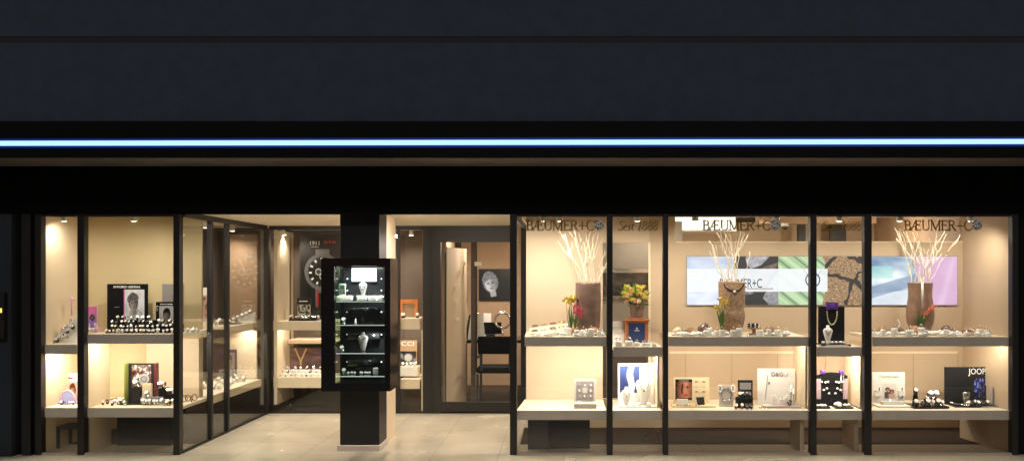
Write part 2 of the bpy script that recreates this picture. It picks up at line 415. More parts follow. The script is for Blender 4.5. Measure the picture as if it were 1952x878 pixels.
# ---------------------------------------------------------------- pictures
def clampmix(a, b, t): t = max(0, min(1, t)); return tuple(p + (q - p) * t for p, q in zip(a, b))
def n2(u, v, s, k=0.): return noise.noise(Vector((u * s, v * s, k)))
def fbm(u, v, s, k=0.): return .55 * n2(u, v, s, k) + .3 * n2(u, v, s * 2.1, k + 5) + .15 * n2(u, v, s * 4.3, k + 9)
def portrait(bg, skin, hair, shirt, cx=.5, cy=.58, sc=1., tilt=0., hat=False, aspect=1.):
    def fn(u, v):
        x = (u - cx) / sc * aspect; y = (v - cy) / sc
        x, y = x * math.cos(tilt) - y * math.sin(tilt), x * math.sin(tilt) + y * math.cos(tilt)
        c = clampmix(bg, tuple(b * .8 for b in bg), .5 + fbm(u, v, 3))
        if y < -.18 and abs(x) < .16 + (-.18 - y) * 1.1 and abs(x) < .42: c = clampmix(shirt, tuple(s * .6 for s in shirt), .5 + fbm(u, v, 9, 2))
        if abs(x) < .075 and -.34 < y < -.1: c = tuple(s * .82 for s in skin)
        if (x / .205) ** 2 + ((y - .06) / .28) ** 2 < 1: c = tuple(h * (1 + .6 * n2(u * 3, v, 16)) for h in hair)
        f = (x / .15) ** 2 + ((y + .01) / .21) ** 2
        if f < 1 and y < .13 - abs(x) * .4:
            c = clampmix(skin, tuple(s * .55 for s in skin), (x + .05) / .22)
            for ex in (-.062, .062):
                if ((x - ex) / .036) ** 2 + ((y - .02) / .015) ** 2 < 1: c = (.10, .09, .09)
                if abs(x - ex) < .045 and abs(y - .058 + abs(x - ex) * .2) < .009: c = tuple(h * .8 for h in hair)
            if abs(x - .012) < .016 and -.07 < y < .01: c = tuple(s * .7 for s in skin)
            if (x / .05) ** 2 + ((y + .115) / .017) ** 2 < 1: c = (skin[0] * .6, skin[1] * .38, skin[2] * .38)
        if hat and y > .10 and (x / .25) ** 2 + ((y - .12) / .2) ** 2 < 1: c = tuple(h * (1.2 + .5 * n2(u, v, 12)) for h in hair)
        return c
    return fn
# ---------------------------------------------------------------- scene, camera, light of the dusk
sc = bpy.context.scene
cam = bpy.data.cameras.new('camera'); co = bpy.data.objects.new('camera', cam); C.objects.link(co); sc.camera = co
co.location = (0, -D, EYE); co.rotation_euler = (R(90), 0, 0)
cam.sensor_width = 36; cam.lens = 36 * F / 1952; cam.shift_x = (976 - VX) / 1952; cam.shift_y = (VY - 439) / 1952
cam.clip_end = 2000
w = bpy.data.worlds.new('World'); sc.world = w; w.use_nodes = True
nt = w.node_tree; bgd = nt.nodes['Background']; sky = nt.nodes.new('ShaderNodeTexSky'); sky.sky_type = 'NISHITA'
sky.sun_disc = False; sky.sun_elevation = R(SUN_EL); sky.sun_rotation = R(200)
nt.links.new(sky.outputs[0], bgd.inputs['Color']); bgd.inputs['Strength'].default_value = SKY_STRENGTH
sun = bpy.data.lights.new('sun', 'SUN'); sun.energy = SUN_E; sun.angle = R(20); sun.color = (1, .93, .86)
so = bpy.data.objects.new('sun', sun); C.objects.link(so); so.rotation_euler = (R(55), 0, R(8)); so.location = (0, -20, 20)
sc.view_settings.view_transform = 'Standard'; sc.view_settings.look = 'None'; sc.view_settings.exposure = 0; sc.view_settings.gamma = 1
cy = sc.cycles
cy.use_denoising = True; cy.max_bounces = 10; cy.transparent_max_bounces = 32; cy.diffuse_bounces = 5; cy.glossy_bounces = 5
cy.sample_clamp_indirect = 4; cy.caustics_reflective = False; cy.caustics_refractive = False
cy.use_light_tree = True

WARM = (1.0, .875, .73)
def spot_light(loc, target, watts, size=95, blend=.9, col=WARM, rad=.03):
    l = bpy.data.lights.new('lamp_light', 'SPOT'); l.energy = watts; l.spot_size = R(size); l.spot_blend = blend; l.color = col; l.shadow_soft_size = rad
    o = bpy.data.objects.new('lamp_light', l); C.objects.link(o); o.location = loc
    o.rotation_euler = (Vector(target) - Vector(loc)).to_track_quat('-Z', 'Y').to_euler()
    return o
def area_light(loc, sx, sy, watts, rot=(0, 0, 0), col=WARM):
    l = bpy.data.lights.new('tube_light', 'AREA'); l.shape = 'RECTANGLE'; l.size = sx; l.size_y = sy; l.energy = watts; l.color = col
    o = bpy.data.objects.new('tube_light', l); C.objects.link(o); o.location = loc; o.rotation_euler = rot
    return o

def fixture(px, y, zc, target, watts, label, group, size=95, col=WARM):
    """a small ceiling spotlight: mount, swivel head and glowing lens"""
    x = X(px, y)
    t = thing('ceiling_spotlight', label, 'spotlight', (x, y, zc), group)
    MB().cyl((0, 0, -.012), .035, .012, n=16).build('mount', 'white', t)
    d = (Vector(target) - Vector((x, y, zc - .05))).normalized()
    mb = MB(); mb.T = Matrix.Translation((0, 0, -.045)) @ d.to_track_quat('Z', 'Y').to_matrix().to_4x4()
    mb.cyl((0, 0, -.035), .026, .07, n=16, r2=.032)
    mb.build('lamp_head', 'whiteg', t)
    l = MB(); l.T = mb.T.copy(); l.cyl((0, 0, .036), .027, .004, n=16); l.build('lens', 'lamp', t)
    p = Vector((x, y, zc - .045)) + d * .05
    spot_light(p, target, watts, size, col=col)
    return t

# ---------------------------------------------------------------- ground
def structure(name, mb, m): return tag(mb.build(name, m), kind='structure')
structure('ground', MB().box(-400, 400, -400, 400, -.3, -.008), 'asphalt')
structure('pavement', MB().box(-30, 30, -4.6, 2.36, -.1, 0), 'tile')
structure('kerb', MB().box(-30, 30, -4.75, -4.603, -.12, .0), 'sill')
structure('shop_floor', MB().box(-9, 9, 2.364, 8, -.1, .002), 'carpet')
structure('window_floor', MB().box(-4.985, -3.672, .05, .46, -.05, .006), 'floor_in')
structure('window_floor', MB().box(-.44, 4.275, .05, .44, -.05, .006), 'floor_in')
structure('carpet', MB().box(-.44, 4.6, .444, 1.37, -.05, .006), 'carpet')
structure('carpet', MB().box(-4.985, -3.672, .464, 2.36, -.05, .006), 'carpet')

# ---------------------------------------------------------------- the building
B = thing('shop_building', 'dark-faced shop building with a glowing light strip above lit display windows', 'building')
bx('upper_wall', 'upper', B, -9, 9, -.60, -.2, 3.035, 3.750)
bx('wall_joint', 'upper2', B, -9, 9, -.594, -.2, 3.750, 3.805)
bx('upper_wall', 'upper', B, -9, 9, -.60, -.2, 3.805, 6.6)
bx('roof_edge', 'blackmatte', B, -9.05, 9.05, -.66, -.1, 6.6, 6.72)
bx('canopy_front', 'blackmatte', B, -9, 9, -.655, -.602, 2.735, 3.052)
bx('canopy_top', 'blackmatte', B, -9, 9, -.602, .2, 3.0, 3.033)
bx('canopy_soffit', 'soffit', B, -9, 9, -.601, -.002, 2.74, 2.76)
# neon: a slightly sloping white tube with blue bars painting its glow and spill on the housing
def slope_bar(name, m, y0, y1, z, h):
    zl, zr = z - .016, z + .016
    vs = [(-9, y0, zl - h), (9, y0, zr - h), (9, y1, zr - h), (-9, y1, zl - h), (-9, y0, zl + h), (9, y0, zr + h), (9, y1, zr + h), (-9, y1, zl + h)]
    return MB().add(vs, [(3, 2, 1, 0), (4, 5, 6, 7), (0, 1, 5, 4), (1, 2, 6, 5), (2, 3, 7, 6), (3, 0, 4, 7)]).build(name, m, B)
slope_bar('light_strip', 'neon', -.668, -.657, 2.864, .0215)
slope_bar('painted_glow_bar', 'glowdim', -.661, -.6552, 2.864, .044)
slope_bar('painted_glow_bar', 'glowblue', -.663, -.6555, 2.864, .033)
bx('fascia', 'blackmatte', B, -9, 9, 0, .06, 2.285, 2.739)
bx('window_backing', 'blackmatte', B, -9, 9, .062, .10, 2.335, 3.0)
bx('side_pier', 'pier', B, -9, X(22, -.1), -.1, .3, 0, 2.28)
bx('side_panel', 'blackmatte', B, X(22, 0), X(66, 0), 0, .06, 0, 2.284)
bx('side_panel', 'blackmatte', B, X(1942, 0) + .002, 9, 0, .06, 0, 2.284)
bx('side_pilaster', 'black', B, X(41, -.05), X(58, -.05), -.05, -.002, 0, 2.28)
for sx in (-1, 1):
    bx('end_wall', 'upper', B, *((-9, -8.8) if sx < 0 else (8.8, 9)), .1, 8, 0, 6.6)
bx('rear_wall', 'upper', B, -9, 9, 8.0, 8.2, 0, 6.6)
bx('roof', 'upper2', B, -8.99, 8.99, -.1, 8.1, 6.56, 6.605)
# mullions, sills and panes of the street front
MUL = [(66, 78), (147, 160), (330, 342), (972, 985), (1157, 1168), (1264, 1274), (1545, 1557), (1648, 1662), (1930, 1942)]
for a, b in MUL:
    bx('mullion', 'black', B, X(a, -.03), X(b, -.03), -.03, .05, 0, 2.283, bev=.004)
panes = {}
for i, (p, q) in enumerate(zip(MUL[:-1], MUL[1:])):
    if p == MUL[2]: continue
    x0, x1 = X(p[1], 0), X(q[0], 0)
    bx('sill', 'sill', B, x0, x1, -.02, .05, 0, .016, bev=.003)
    bx('head_rail', 'black', B, x0, x1, -.012, .03, 2.262, 2.283)
    panes[i] = bx('glass_pane', 'glass', B, x0, x1, .004, .012, .016, 2.262)
NAMEZ = Z(438.3, 0)
for i, x0, x1, dx in ((3, 1003, 1133, 1142), (5, 1339.5, 1469, 1478.5), (7, 1723.5, 1853, 1862.5)):
    lettering('gold_lettering', 'BÆUMER+C', 19 * S(0), X(x0, 0), X(x1, 0), panes[i], (0, .002, NAMEZ))
    diamond_emblem(panes[i], (X(dx, 0), .002, Z(428.5, 0)), 10 * S(0))
for i, x0, x1 in ((4, 1177, 1252), (6, 1565, 1640)):
    lettering('gold_lettering', 'Seit 1888', 17.5 * S(0), X(x0, 0), X(x1, 0), panes[i], (0, .002, NAMEZ), shear=.22)
# recess: ceiling, return glass walls, back window and door
XR0, XR1 = -3.665, -.487
bx('recess_ceiling', 'ceil', B, XR0 - .03, XR1 + .03, .062, 2.42, 2.312, 2.34)
for y0, y1 in ((.05, .065), (.67, .715), (1.10, 1.145), (2.30, 2.42)):
    if y0 > .06: bx('mullion', 'darkframe', B, XR0 - .025, XR0 + .025, y0, y1, 0, 2.262, bev=.003)
for y0, y1 in ((.052, .668), (.717, 1.098), (1.147, 2.298)):
    g = bx('glass_pane', 'glassret', B, XR0 - .004, XR0 + .004, y0, y1, .018, 2.258)
    bx('sill', 'darkframe', B, XR0 - .02, XR0 + .02, y0, y1, 0, .016)
bx('head_rail', 'darkframe', B, XR0 - .028, XR0 + .028, .052, 2.30, 2.263, 2.311)
bx('glass_pane', 'glassret', B, XR1 - .004, XR1 + .004, .052, 2.298, .018, 2.258)
bx('sill', 'sill', B, XR1 - .02, XR1 + .035, .052, 2.298, 0, .016)
bx('mullion', 'darkframe', B, XR1 - .03, XR1 + .05, 2.30, 2.42, 0, 2.311)
bx('head_rail', 'darkframe', B, XR1 - .02, XR1 + .02, .052, 2.298, 2.263, 2.311)
YB = 2.36
bx('head_rail', 'darkframe', B, XR0 + .026, X(805, YB), YB, YB + .05, 2.262, 2.311)
bx('mullion', 'darkframe', B, X(756, YB), X(762, YB), YB, YB + .05, .018, 2.261)
bx('sill', 'darkframe', B, XR0 + .026, X(805, YB), YB, YB + .05, 0, .018)
bx('glass_pane', 'glass', B, XR0 + .026, X(756, YB) - .001, YB + .012, YB + .02, .019, 2.261)
bx('glass_pane', 'glass', B, X(762, YB) + .001, X(805, YB) - .001, YB + .012, YB + .02, .019, 2.261)
txt('glass_lettering', 'EBEL', .06, 'whiteprint', g, (XR0 + .3, 1.9, 1.86)).rotation_euler = (0, 0, R(90))
g.children[-1].location = (XR0 + .0065, 1.78, Z(494, 1.78))
# door: dark frame, big glass leaf with hardware
xd0, xd1 = X(806, YB), X(977, YB)
dr = bx('door_frame', 'darkframe', B, xd0, xd1, YB, YB + .07, Z(461, YB), 2.311)
MB().box(xd0, X(840, YB), YB - .002, YB + .068, 0, Z(461, YB)).build('door_frame', 'darkframe', B)
MB().box(X(840, YB), xd1, YB, YB + .07, .02, Z(766, YB)).build('door_frame', 'darkframe', B)
MB().box(X(820, YB), X(823, YB), YB - .012, YB - .002, .02, 2.30).build('door_trim', 'black', B)
dl = bx('door_leaf', 'glass', B, X(840, YB), xd1, YB + .02, YB + .028, Z(766, YB), Z(461, YB))
# the display niches behind the glass: ceilings, walls, dividers
bx('display_ceiling', 'ceil', B, -4.985, XR0 - .032, .062, 3.2, 2.312, 2.34)
bx('display_ceiling', 'ceil', B, XR1 + .032, 4.3, .062, .80, 2.312, 2.34)
bx('display_side_wall', 'cream', B, -5.02, -4.985, .062, .75, 0, 2.311)
bx('display_back_wall', 'olive', B, -5.02, -3.78, .752, .79, .40, 2.311)
bx('display_back_wall', 'cream', B, X(280, .71), -3.785, .70, .75, .44, 1.05)
bx('divider_panel', 'cream', B, X(161, .03), X(161, .03) + .02, .052, .44, .44, 1.05)
bx('divider_panel', 'cream', B, X(161, .03), X(161, .03) + .02, .10, .47, .006, .34)
bx('plinth', 'velvet', B, X(233, .5), X(334, .5), .40, .74, .006, .34)
bx('display_back_wall', 'dkbrown', B, -4.6, -3.56, 2.9, 2.95, 0, 2.311)
bx('end_panel', 'brown', B, X(437, 2.3), X(491, 2.3), 2.28, 2.32, 1.06, 2.20)
bx('end_panel', 'cream', B, X(437, 2.3), X(491, 2.3), 2.27, 2.31, .44, 1.03)
bx('interior_wall', 'brown', B, -5.02, -4.985, .80, 3.3, 0, 2.55)
bx('interior_wall', 'dkbrown', B, -5.0, -4.62, 1.85, 1.9, 0, 2.3)
bx('return_back_wall', 'brown', B, -4.38, -4.35, .95, 1.65, .30, 2.25)
# niche behind the back window
bx('display_side_wall', 'cream', B, -3.60, -3.56, 2.42, 3.05, .10, 2.26)
bx('display_back_wall', 'dkbrown', B, -3.60, X(805, 3.05) + .05, 3.05, 3.09, .0, 2.33)
bx('display_ceiling', 'ceil', B, -3.60, X(805, YB), 2.42, 3.05, 2.29, 2.32)
bx('divider_panel', 'cream', B, X(801, YB), X(806, YB), 2.44, 2.98, .02, 1.02)
bx('display_side_wall', 'brown', B, X(803, YB), X(806, YB), 2.44, 3.05, 1.02, 2.28)
# right display back walls
bz = .75
bx('display_back_wall', 'beige', B, X(1003, bz), X(1149, bz), bz, bz + .04, .30, 2.311)
bx('display_back_wall', 'beige', B, X(1149, bz), X(1238, bz), bz, bz + .04, Z(462, bz), 2.311)
bx('display_back_wall', 'tan', B, X(1238, bz), X(1287, bz), bz, bz + .04, .30, 2.311)
bx('opening_trim', 'cream', B, X(1236, bz), X(1240, bz), bz - .006, bz - .001, .5, Z(462, bz))
bx('display_back_wall', 'tan', B, X(1287, bz), 4.16, bz, bz + .04, .30, Z(462, bz))
bx('cupboard_rail', 'cream', B, X(1276, bz), X(1824, bz), bz - .012, bz - .001, Z(673, bz), Z(669, bz))
for px in (1307, 1395, 1482, 1573, 1741, 1826):
    bx('cupboard_joint', 'brown', B, X(px, bz) - .002, X(px, bz) + .002, bz - .003, bz - .001, .43, Z(674, bz))
bx('panel_joint', 'taupe', B, X(1104, bz) - .003, X(1104, bz) + .003, bz - .003, bz - .001, .43, 1.03)
bx('partition_cap', 'cream', B, X(1288, bz), 4.16, bz - .004, bz + .05, Z(462, bz) + .001, Z(462, bz) + .012)
# splayed end wall
MB().add([(4.275, .052, 0), (4.15, .80, 0), (4.20, .80, 0), (4.33, .052, 0), (4.275, .052, 2.311), (4.15, .80, 2.311), (4.20, .80, 2.311), (4.33, .052, 2.311)],
         [(3, 2, 1, 0), (4, 5, 6, 7), (0, 1, 5, 4), (1, 2, 6, 5), (2, 3, 7, 6), (3, 0, 4, 7)]).build('display_side_wall', 'tan', B)
for px, z1 in ((1542, 1.02), (1647, 1.02), (1258, .93)):
    bx('divider_panel', 'cream', B, X(px, .03) - .02, X(px, .03), .08, .50, .43, z1)
for px in (1542, 1647):
    bx('divider_panel', 'tan', B, X(px, .03) - .06, X(px, .03) - .02, .12, .48, .006, .32)
bx('plinth', 'black', B, X(1007, .3), X(1046, .3), .20, .60, .006, .31)
bx('plinth', 'velvet', B, X(1046, .3) + .002, X(1124, .3), .24, .62, .006, .31)
bx('skirting_wall', 'cream', B, -.2, 4.6, 1.37, 1.40, 0, .33)
# shop interior
bx('interior_ceiling', 'ceil', B, -5, 8.8, .80, 8, 2.56, 2.6)
bx('interior_wall', 'brown', B, -5, 8.8, 5.0, 5.1, 0, 2.56)
bx('interior_wall', 'greywall', B, X(1145, 1.8), X(1300, 1.8), 1.8, 1.85, .2, 2.33)
bx('interior_wall', 'brown', B, X(836, 4.2), X(866, 4.2), 3.4, 4.2, 0, 2.56)
bx('ceiling_bulkhead', 'brown', B, X(1440, 3.2), X(1660, 3.2), 3.0, 3.2, 2.38, 2.559)
bx('interior_wall', 'black', B, X(1583, 3.6), X(1613, 3.6), 3.6, 3.65, 1.9, 2.50)  # black sheet painting the dark of an opening
bx('interior_wall', 'black', B, X(1521, 3.6), X(1536, 3.6), 3.6, 3.65, 1.9, 2.50)  # narrower black sheet, again the dark of an opening
bx('interior_wall', 'brown', B, 4.4, 4.45, .81, 5, 0, 2.56)
bx('interior_wall', 'tan', B, X(1276, 3.9), 4.4, 3.9, 3.95, 0, 2.45)

# lit ceiling coffer in the shop behind the partition
t = thing('ceiling_light_box', 'large glowing white ceiling light box seen above the partition behind the middle pane', 'ceiling light', (X(1345, 3), 3, 2.30))
bx('diffuser', 'coffer', t, X(1288, 3) - X(1345, 3), X(1402, 3) - X(1345, 3), 0, .9, .0, .2)
bx('frame', 'white', t, X(1286, 3) - X(1345, 3), X(1404, 3) - X(1345, 3), .002, .92, -.02, -.002)
for px, lab in ((1491, 'round ceiling downlight nearer the bright light box'), (1515, 'round ceiling downlight above the dome camera, farther from the light box')):
    t = thing('ceiling_downlight', lab, 'downlight', (X(px, 2.2), 2.2, 2.559), 'round downlights over the shop')
    MB().cyl((0, 0, -.012), .055, .012, n=20).build('trim_ring', 'white', t)
    MB().cyl((0, 0, -.016), .04, .003, n=20).build('lens', 'lamp', t)
t = thing('dome_camera', 'small dark dome camera hanging from the shop ceiling', 'camera', (X(1496, 3), 3, 2.34))
MB().cyl((0, 0, .0), .06, .04, n=18).build('housing', 'greywall', t)
MB().blob((0, 0, 0), (.045, .045, .045), amp=0, nu=16, nv=10).build('dome', 'blackgloss', t)

# ---------------------------------------------------------------- lamps
G1 = 'spotlights over the jewellery windows'
Y0 = .085; ZC = 2.311
for px, tx, wt, lab in ((1036, 1050, 19, 'white ceiling spotlight above the bare wall beside the first brown vase'), (1066, 1110, 20, 'white ceiling spotlight over the first vase of branches'),
                    (1215, 1215, 21, 'white ceiling spotlight over the bouquet on the wooden box'),
                    (1325, 1345, 19, 'white ceiling spotlight over the hammered brown vase, on the bright light box side'), (1480, 1460, 19, 'white ceiling spotlight over the dark bracelet dish'),
                    (1600, 1590, 17, 'white ceiling spotlight over the black bust with the purple ribbon'),
                    (1715, 1710, 21, 'white ceiling spotlight over the waisted brown vase'), (1850, 1830, 21, 'white ceiling spotlight in the corner by the splayed end wall')):
    fixture(px, Y0, ZC, (X(tx, .5), .55, 1.12), wt * 1.75, lab, G1, 150)
G2 = 'spotlights over the watch windows'
for px, tx, wt, lab in ((122, 118, 11, 'white ceiling spotlight over the sloping pile of watches'), (255, 250, 22, 'white ceiling spotlight over the large black portrait display')):
    fixture(px, Y0, ZC, (X(tx, .5), .55, 1.12), wt * 1.5, lab, G2, 150)
for (x, y, tx, ty, wt, lab) in ((-3.95, 1.25, -4.1, 1.5, 16, 'ceiling spotlight above the side window shelf'), (-3.95, 2.0, -4.1, 2.2, 16, 'ceiling spotlight by the brown end panel')):
    fixture(VX + x / S(y), y, ZC, (tx, ty, .9), wt * 2.4, lab, G2, 140)
for px, tx, wt, lab in ((527, 545, 16, 'chrome ceiling spotlight in the corner of the back window, nearer the glass corner'), (540, 600, 20, 'chrome ceiling spotlight in the back window beside the watch poster'),
                    (700, 690, 20, 'ceiling spotlight in the back window behind the pillar'), (784, 780, 18, 'ceiling spotlight over the orange framed watch display')):
    fixture(px, 2.62, 2.288, (X(tx, 2.8), 2.8, 1.0), wt * 2.2, lab, 'spotlights in the back window', 140)
# tubes under the upper shelves are made with the shelves. shop interior lamps:
for x, y, wt in ((-1.2, 3.4, 30), (-2.6, 4.2, 26), (.6, 4.0, 26), (2.6, 2.6, 26), (1.0, 1.3, 9), (3.6, 2.4, 16), (-4.7, 1.4, 8)):
    l = thing('ceiling_downlight', 'round downlight set in the ceiling of the shop interior', 'downlight', (x, y, 2.559), 'ceiling downlights inside the shop')
    MB().cyl((0, 0, -.012), .055, .012, n=20).build('trim_ring', 'white', l)
    MB().cyl((0, 0, -.016), .04, .003, n=20).build('lens', 'lamp', l)
    spot_light((x, y, 2.52), (x, y, 0), wt * 6, 160)
for px, y, wt, lab in ((1256, 2.4, 26, 'added fill globe in the shop behind the second jewellery post'), (1653, 2.6, 26, 'added fill globe in the shop behind the post by the coral flower'), (981, 3.7, 34, 'added fill globe over the desk end, behind the door side post')):  # globes added behind the posts to brighten the shop and its ceiling
    t = thing('fill_globe', lab, 'fill light', (X(px, y), y, 2.2), 'added fill globes inside the shop')
    MB().blob((0, 0, 0), (.055, .055, .055), amp=0, nu=18, nv=12).build('globe', 'coffer', t); MB().cyl((0, 0, .054), .008, .30, n=8).build('rod', 'steel', t)
    l = bpy.data.lights.new('globe_fill_light', 'POINT'); l.energy = wt; l.color = WARM; l.shadow_soft_size = .06
    o = bpy.data.objects.new('globe_fill_light', l); C.objects.link(o); o.location = (X(px, y), y - .075, 2.13)
for px, y, wt, lab in ((440, .20, 40, 'added fill downlight in the recess ceiling by the side window'), (585, .20, 44, 'added fill downlight in the recess ceiling before the display case'), (790, .20, 40, 'added fill downlight in the recess ceiling beside the pillar'), (905, .20, 44, 'added fill downlight in the recess ceiling before the door')):  # downlights added out of view to light the recess
    x = X(px, y)
    l = thing('recess_fill_light', lab, 'downlight', (x, y, 2.311), 'added fill downlights in the recess ceiling')
    MB().cyl((0, 0, -.004), .05, .004, n=20).build('trim_ring', 'white', l)
    MB().cyl((0, 0, -.006), .035, .002, n=20).build('lens', 'lamp', l)
    spot_light((x, y, 2.29), (x, y + .9, 0), wt * 1.6, 172)

# ---------------------------------------------------------------- pillar and its glass display case
t = thing('pillar', 'square cream pillar with a black clad front standing in the recess', 'pillar', (X(690, .5), .17, 0))
ox = X(690, .5)
bx('cladding', 'black', t, X(648, .17) - ox, -1.797 - ox, 0, .34, .055, 2.311, bev=.004)
bx('column', 'cream', t, X(660, .6) - ox, -1.800 - ox, .342, .80, 0, 2.311)
bx('base_plate', 'taupe', t, X(643, .15) - ox, -1.785 - ox, -.03, .341, 0, .054, bev=.003)
cx0, cx1, cz0, cz1 = X(612, -.2), X(744, -.2), .628, 1.862
ix0, ix1, iz0, iz1 = X(637, -.2), X(733, -.2), .701, 1.790
ocx = (cx0 + cx1) / 2
V = thing('display_case', 'black wall-hung glass display case with lit shelves on the pillar front', 'display case', (ocx, -.2, cz0))
def vb(name, m, x0, x1, y0, y1, z0, z1, par=None, bev=0.): return bx(name, m, par or V, x0 - ocx, x1 - ocx, y0 + .2, y1 + .2, z0 - cz0, z1 - cz0, bev)
cf = MB()
for a in ((cx0, ix0, cz0, cz1, .05), (ix1, cx1, cz0, cz1, .35), (ix0, ix1, cz0, iz0, .35), (ix0, ix1, iz1, cz1, .35)):
    cf.box(a[0] - ocx, a[1] - ocx, 0, a[4], a[2] - cz0, a[3] - cz0)
cf.build('case_frame', 'blackgloss', V)
vb('back_panel', 'blackgloss', ix0 + .001, ix1, .12, .14, iz0, iz1)
vb('side_glass', 'greenglass', ix0 + .001, ix0 + .007, -.148, .118, iz0 + .002, iz1 - .002)
vb('case_glass', 'glass', ix0, ix1, -.198, -.192, iz0, iz1)
zs = [Z(p, -.05) for p in (573, 617, 670, 713)]
for z in zs:
    vb('glass_shelf', 'crystal', ix0 + .012, ix1 - .004, -.17, .115, z - .008, z)
    vb('shelf_edge', 'shelfglass', ix0 + .012, ix1 - .004, -.176, -.1705, z - .008, z)
vb('light_panel', 'coldlamp', X(670, .08), X(716, .08), .09, .118, Z(536, .1), Z(511, .1))
for py in (531, 553, 594, 637, 689):
    for px in (662, 727):
        l = MB(); l.cyl((X(px, .06) - ocx, .26, Z(py, .06) - cz0), .005, .05, axis='y', n=10); l.build('lamp_holder', 'steel', V)
        MB().blob((X(px, .05) - ocx, .252, Z(py, .05) - cz0), (.0065, .006, .0065), amp=0, nu=8, nv=6).build('lamp', 'coldlamp', V)
for py in (592, 640, 691):
    rl = MB().cyl((X(663, .06) - ocx, .265, Z(py, .06) - cz0), .036, X(724, .06) - X(663, .06), axis='x', n=20); rl.build('necklace_roll', 'blackgloss', V)
area_light((ocx, -.04, iz1 - .01), 0.3, .1, 9, col=(.9, 1, .97))
spot_light((X(726, .0), -.02, Z(545, .0)), (ocx, .05, 1.2), 8, 140, col=(.9, 1, .97), rad=.01)
spot_light((X(726, .0), -.02, Z(630, .0)), (ocx, .05, .8), 8, 140, col=(.9, 1, .97), rad=.01)

# ---------------------------------------------------------------- sconce at the far edge
t = thing('wall_lamp', 'black box with a small yellow lamp on the grey pier', 'wall lamp', (X(-2, -.14), -.14, Z(645, -.14)))
bx('housing', 'black', t, -.05, .055, -.02, .04, 0, .43, bev=.004)
bx('lamp', 'sconce', t, -.02, .040, -.024, -.02, .245, .285)

# ---------------------------------------------------------------- display shelves
def shelf(label, px0, px1, z, y0=.03, y1=.74, th=.09, tube=True, watts=7., left=None, group='display shelves in the shop windows', edge='taupe', tubex=None):
    x0, x1 = X(px0, y0), X(px1, y0)
    t = thing('display_shelf', label, 'shelf', ((x0 + x1) / 2, y0, z), group); o = (x0 + x1) / 2
    lx = x0 if left is None else left
    vs = [(x0 - o, .02, -.03), (x1 - o, .02, -.03), (x1 - o, y1 - y0, -.03), (lx - o, y1 - y0, -.03), (x0 - o, .02, 0), (x1 - o, .02, 0), (x1 - o, y1 - y0, 0), (lx - o, y1 - y0, 0)]
    MB().add(vs, [(3, 2, 1, 0), (4, 5, 6, 7), (0, 1, 5, 4), (1, 2, 6, 5), (2, 3, 7, 6), (3, 0, 4, 7)]).build('board', 'creamtop', t)
    bx('front_edge', edge, t, x0 - o, x1 - o, 0, .018, -th, .001, bev=.002)
    if tube:
        MB().tube([(x0 - o + .05, .06, -.045), (x1 - o - .05, .06, -.045)], .011, 8).build('light_tube', 'tubelamp', t)
        l = area_light(((x0 + x1) / 2, y0 + .075, z - .062), (x1 - x0) * .9, .02, watts * 1.5, rot=(R(28), 0, 0))
    return t
U, L2 = 1.115, 1.018
shelf('upper window shelf under the smooth brown cylinder vase', 1000, 1156, U, left=X(1003, .7), watts=9)
shelf('low-set upper shelf under the bouquet and wooden box', 1169, 1262, L2, watts=5)
shelf('wide upper shelf under the hammered vase with yellow flowers', 1275, 1543, U, watts=7)
shelf('low-set upper shelf under the black bust with purple ribbon', 1558, 1646, L2, watts=6)
shelf('wide upper shelf under the waisted vase with coral flower', 1664, 1928, U, y1=.70, watts=7)
shelf('empty-ended lower shelf carrying the grey square earring stand', 984.5, 1156, .412, y0=.03, left=X(1000, .74), tube=False)
shelf('lower shelf carrying the white necklace bust and blue picture', 1169, 1262, .412, tube=False)
shelf('wide lower shelf carrying the square white chain board', 1275, 1543, .412, tube=False)
shelf('lower shelf carrying the black folding earring screen', 1558, 1646, .412, tube=False)
shelf('wide lower shelf carrying the large black board and splayed end wall', 1664, 1928, .412, y1=.70, tube=False)
WG = 'display shelves in the watch windows'
shelf('small upper shelf under the sloping pile of watches', 79, 146, 1.04, group=WG, watts=6)
shelf('upper shelf crowded with watches before the black portrait display', 162, 338, 1.14, group=WG, watts=7)
shelf('lower shelf under the lilac arch stand', 75, 146, .437, group=WG, tube=False)
shelf('lower shelf under the open green-edged watch box', 161, 338, .437, group=WG, tube=False)
# shelves along the side window
def side_shelf(label, x0, x1, y0, y1, z, th=.085, watts=0):
    t = thing('display_shelf', label, 'shelf', ((x0 + x1) / 2, y0, z), WG); o = (x0 + x1) / 2
    bx('board', 'creamtop', t, x0 - o, x1 - o - .02, 0, y1 - y0, -.03, 0)
    bx('front_edge', 'cream', t, x1 - o - .018, x1 - o, 0, y1 - y0, -th, .001)
    if watts:
        MB().tube([(x1 - o - .08, .05, -.045), (x1 - o - .08, y1 - y0 - .05, -.045)], .011, 8).build('light_tube', 'tubelamp', t)
        area_light((x1 - .09, (y0 + y1) / 2, z - .062), .02, (y1 - y0) * .9, watts * 1.5, rot=(0, R(-25), 0))
    return t
side_shelf('long low shelf running back along the side window', -4.3, -3.70, .78, 2.26, .437)
side_shelf('short upper shelf before the brown end panel', -4.25, -3.80, 1.55, 2.26, 1.12, watts=5)
side_shelf('narrow upper shelf in the middle of the side window', -4.34, -4.0, .96, 1.52, 1.10, watts=3)
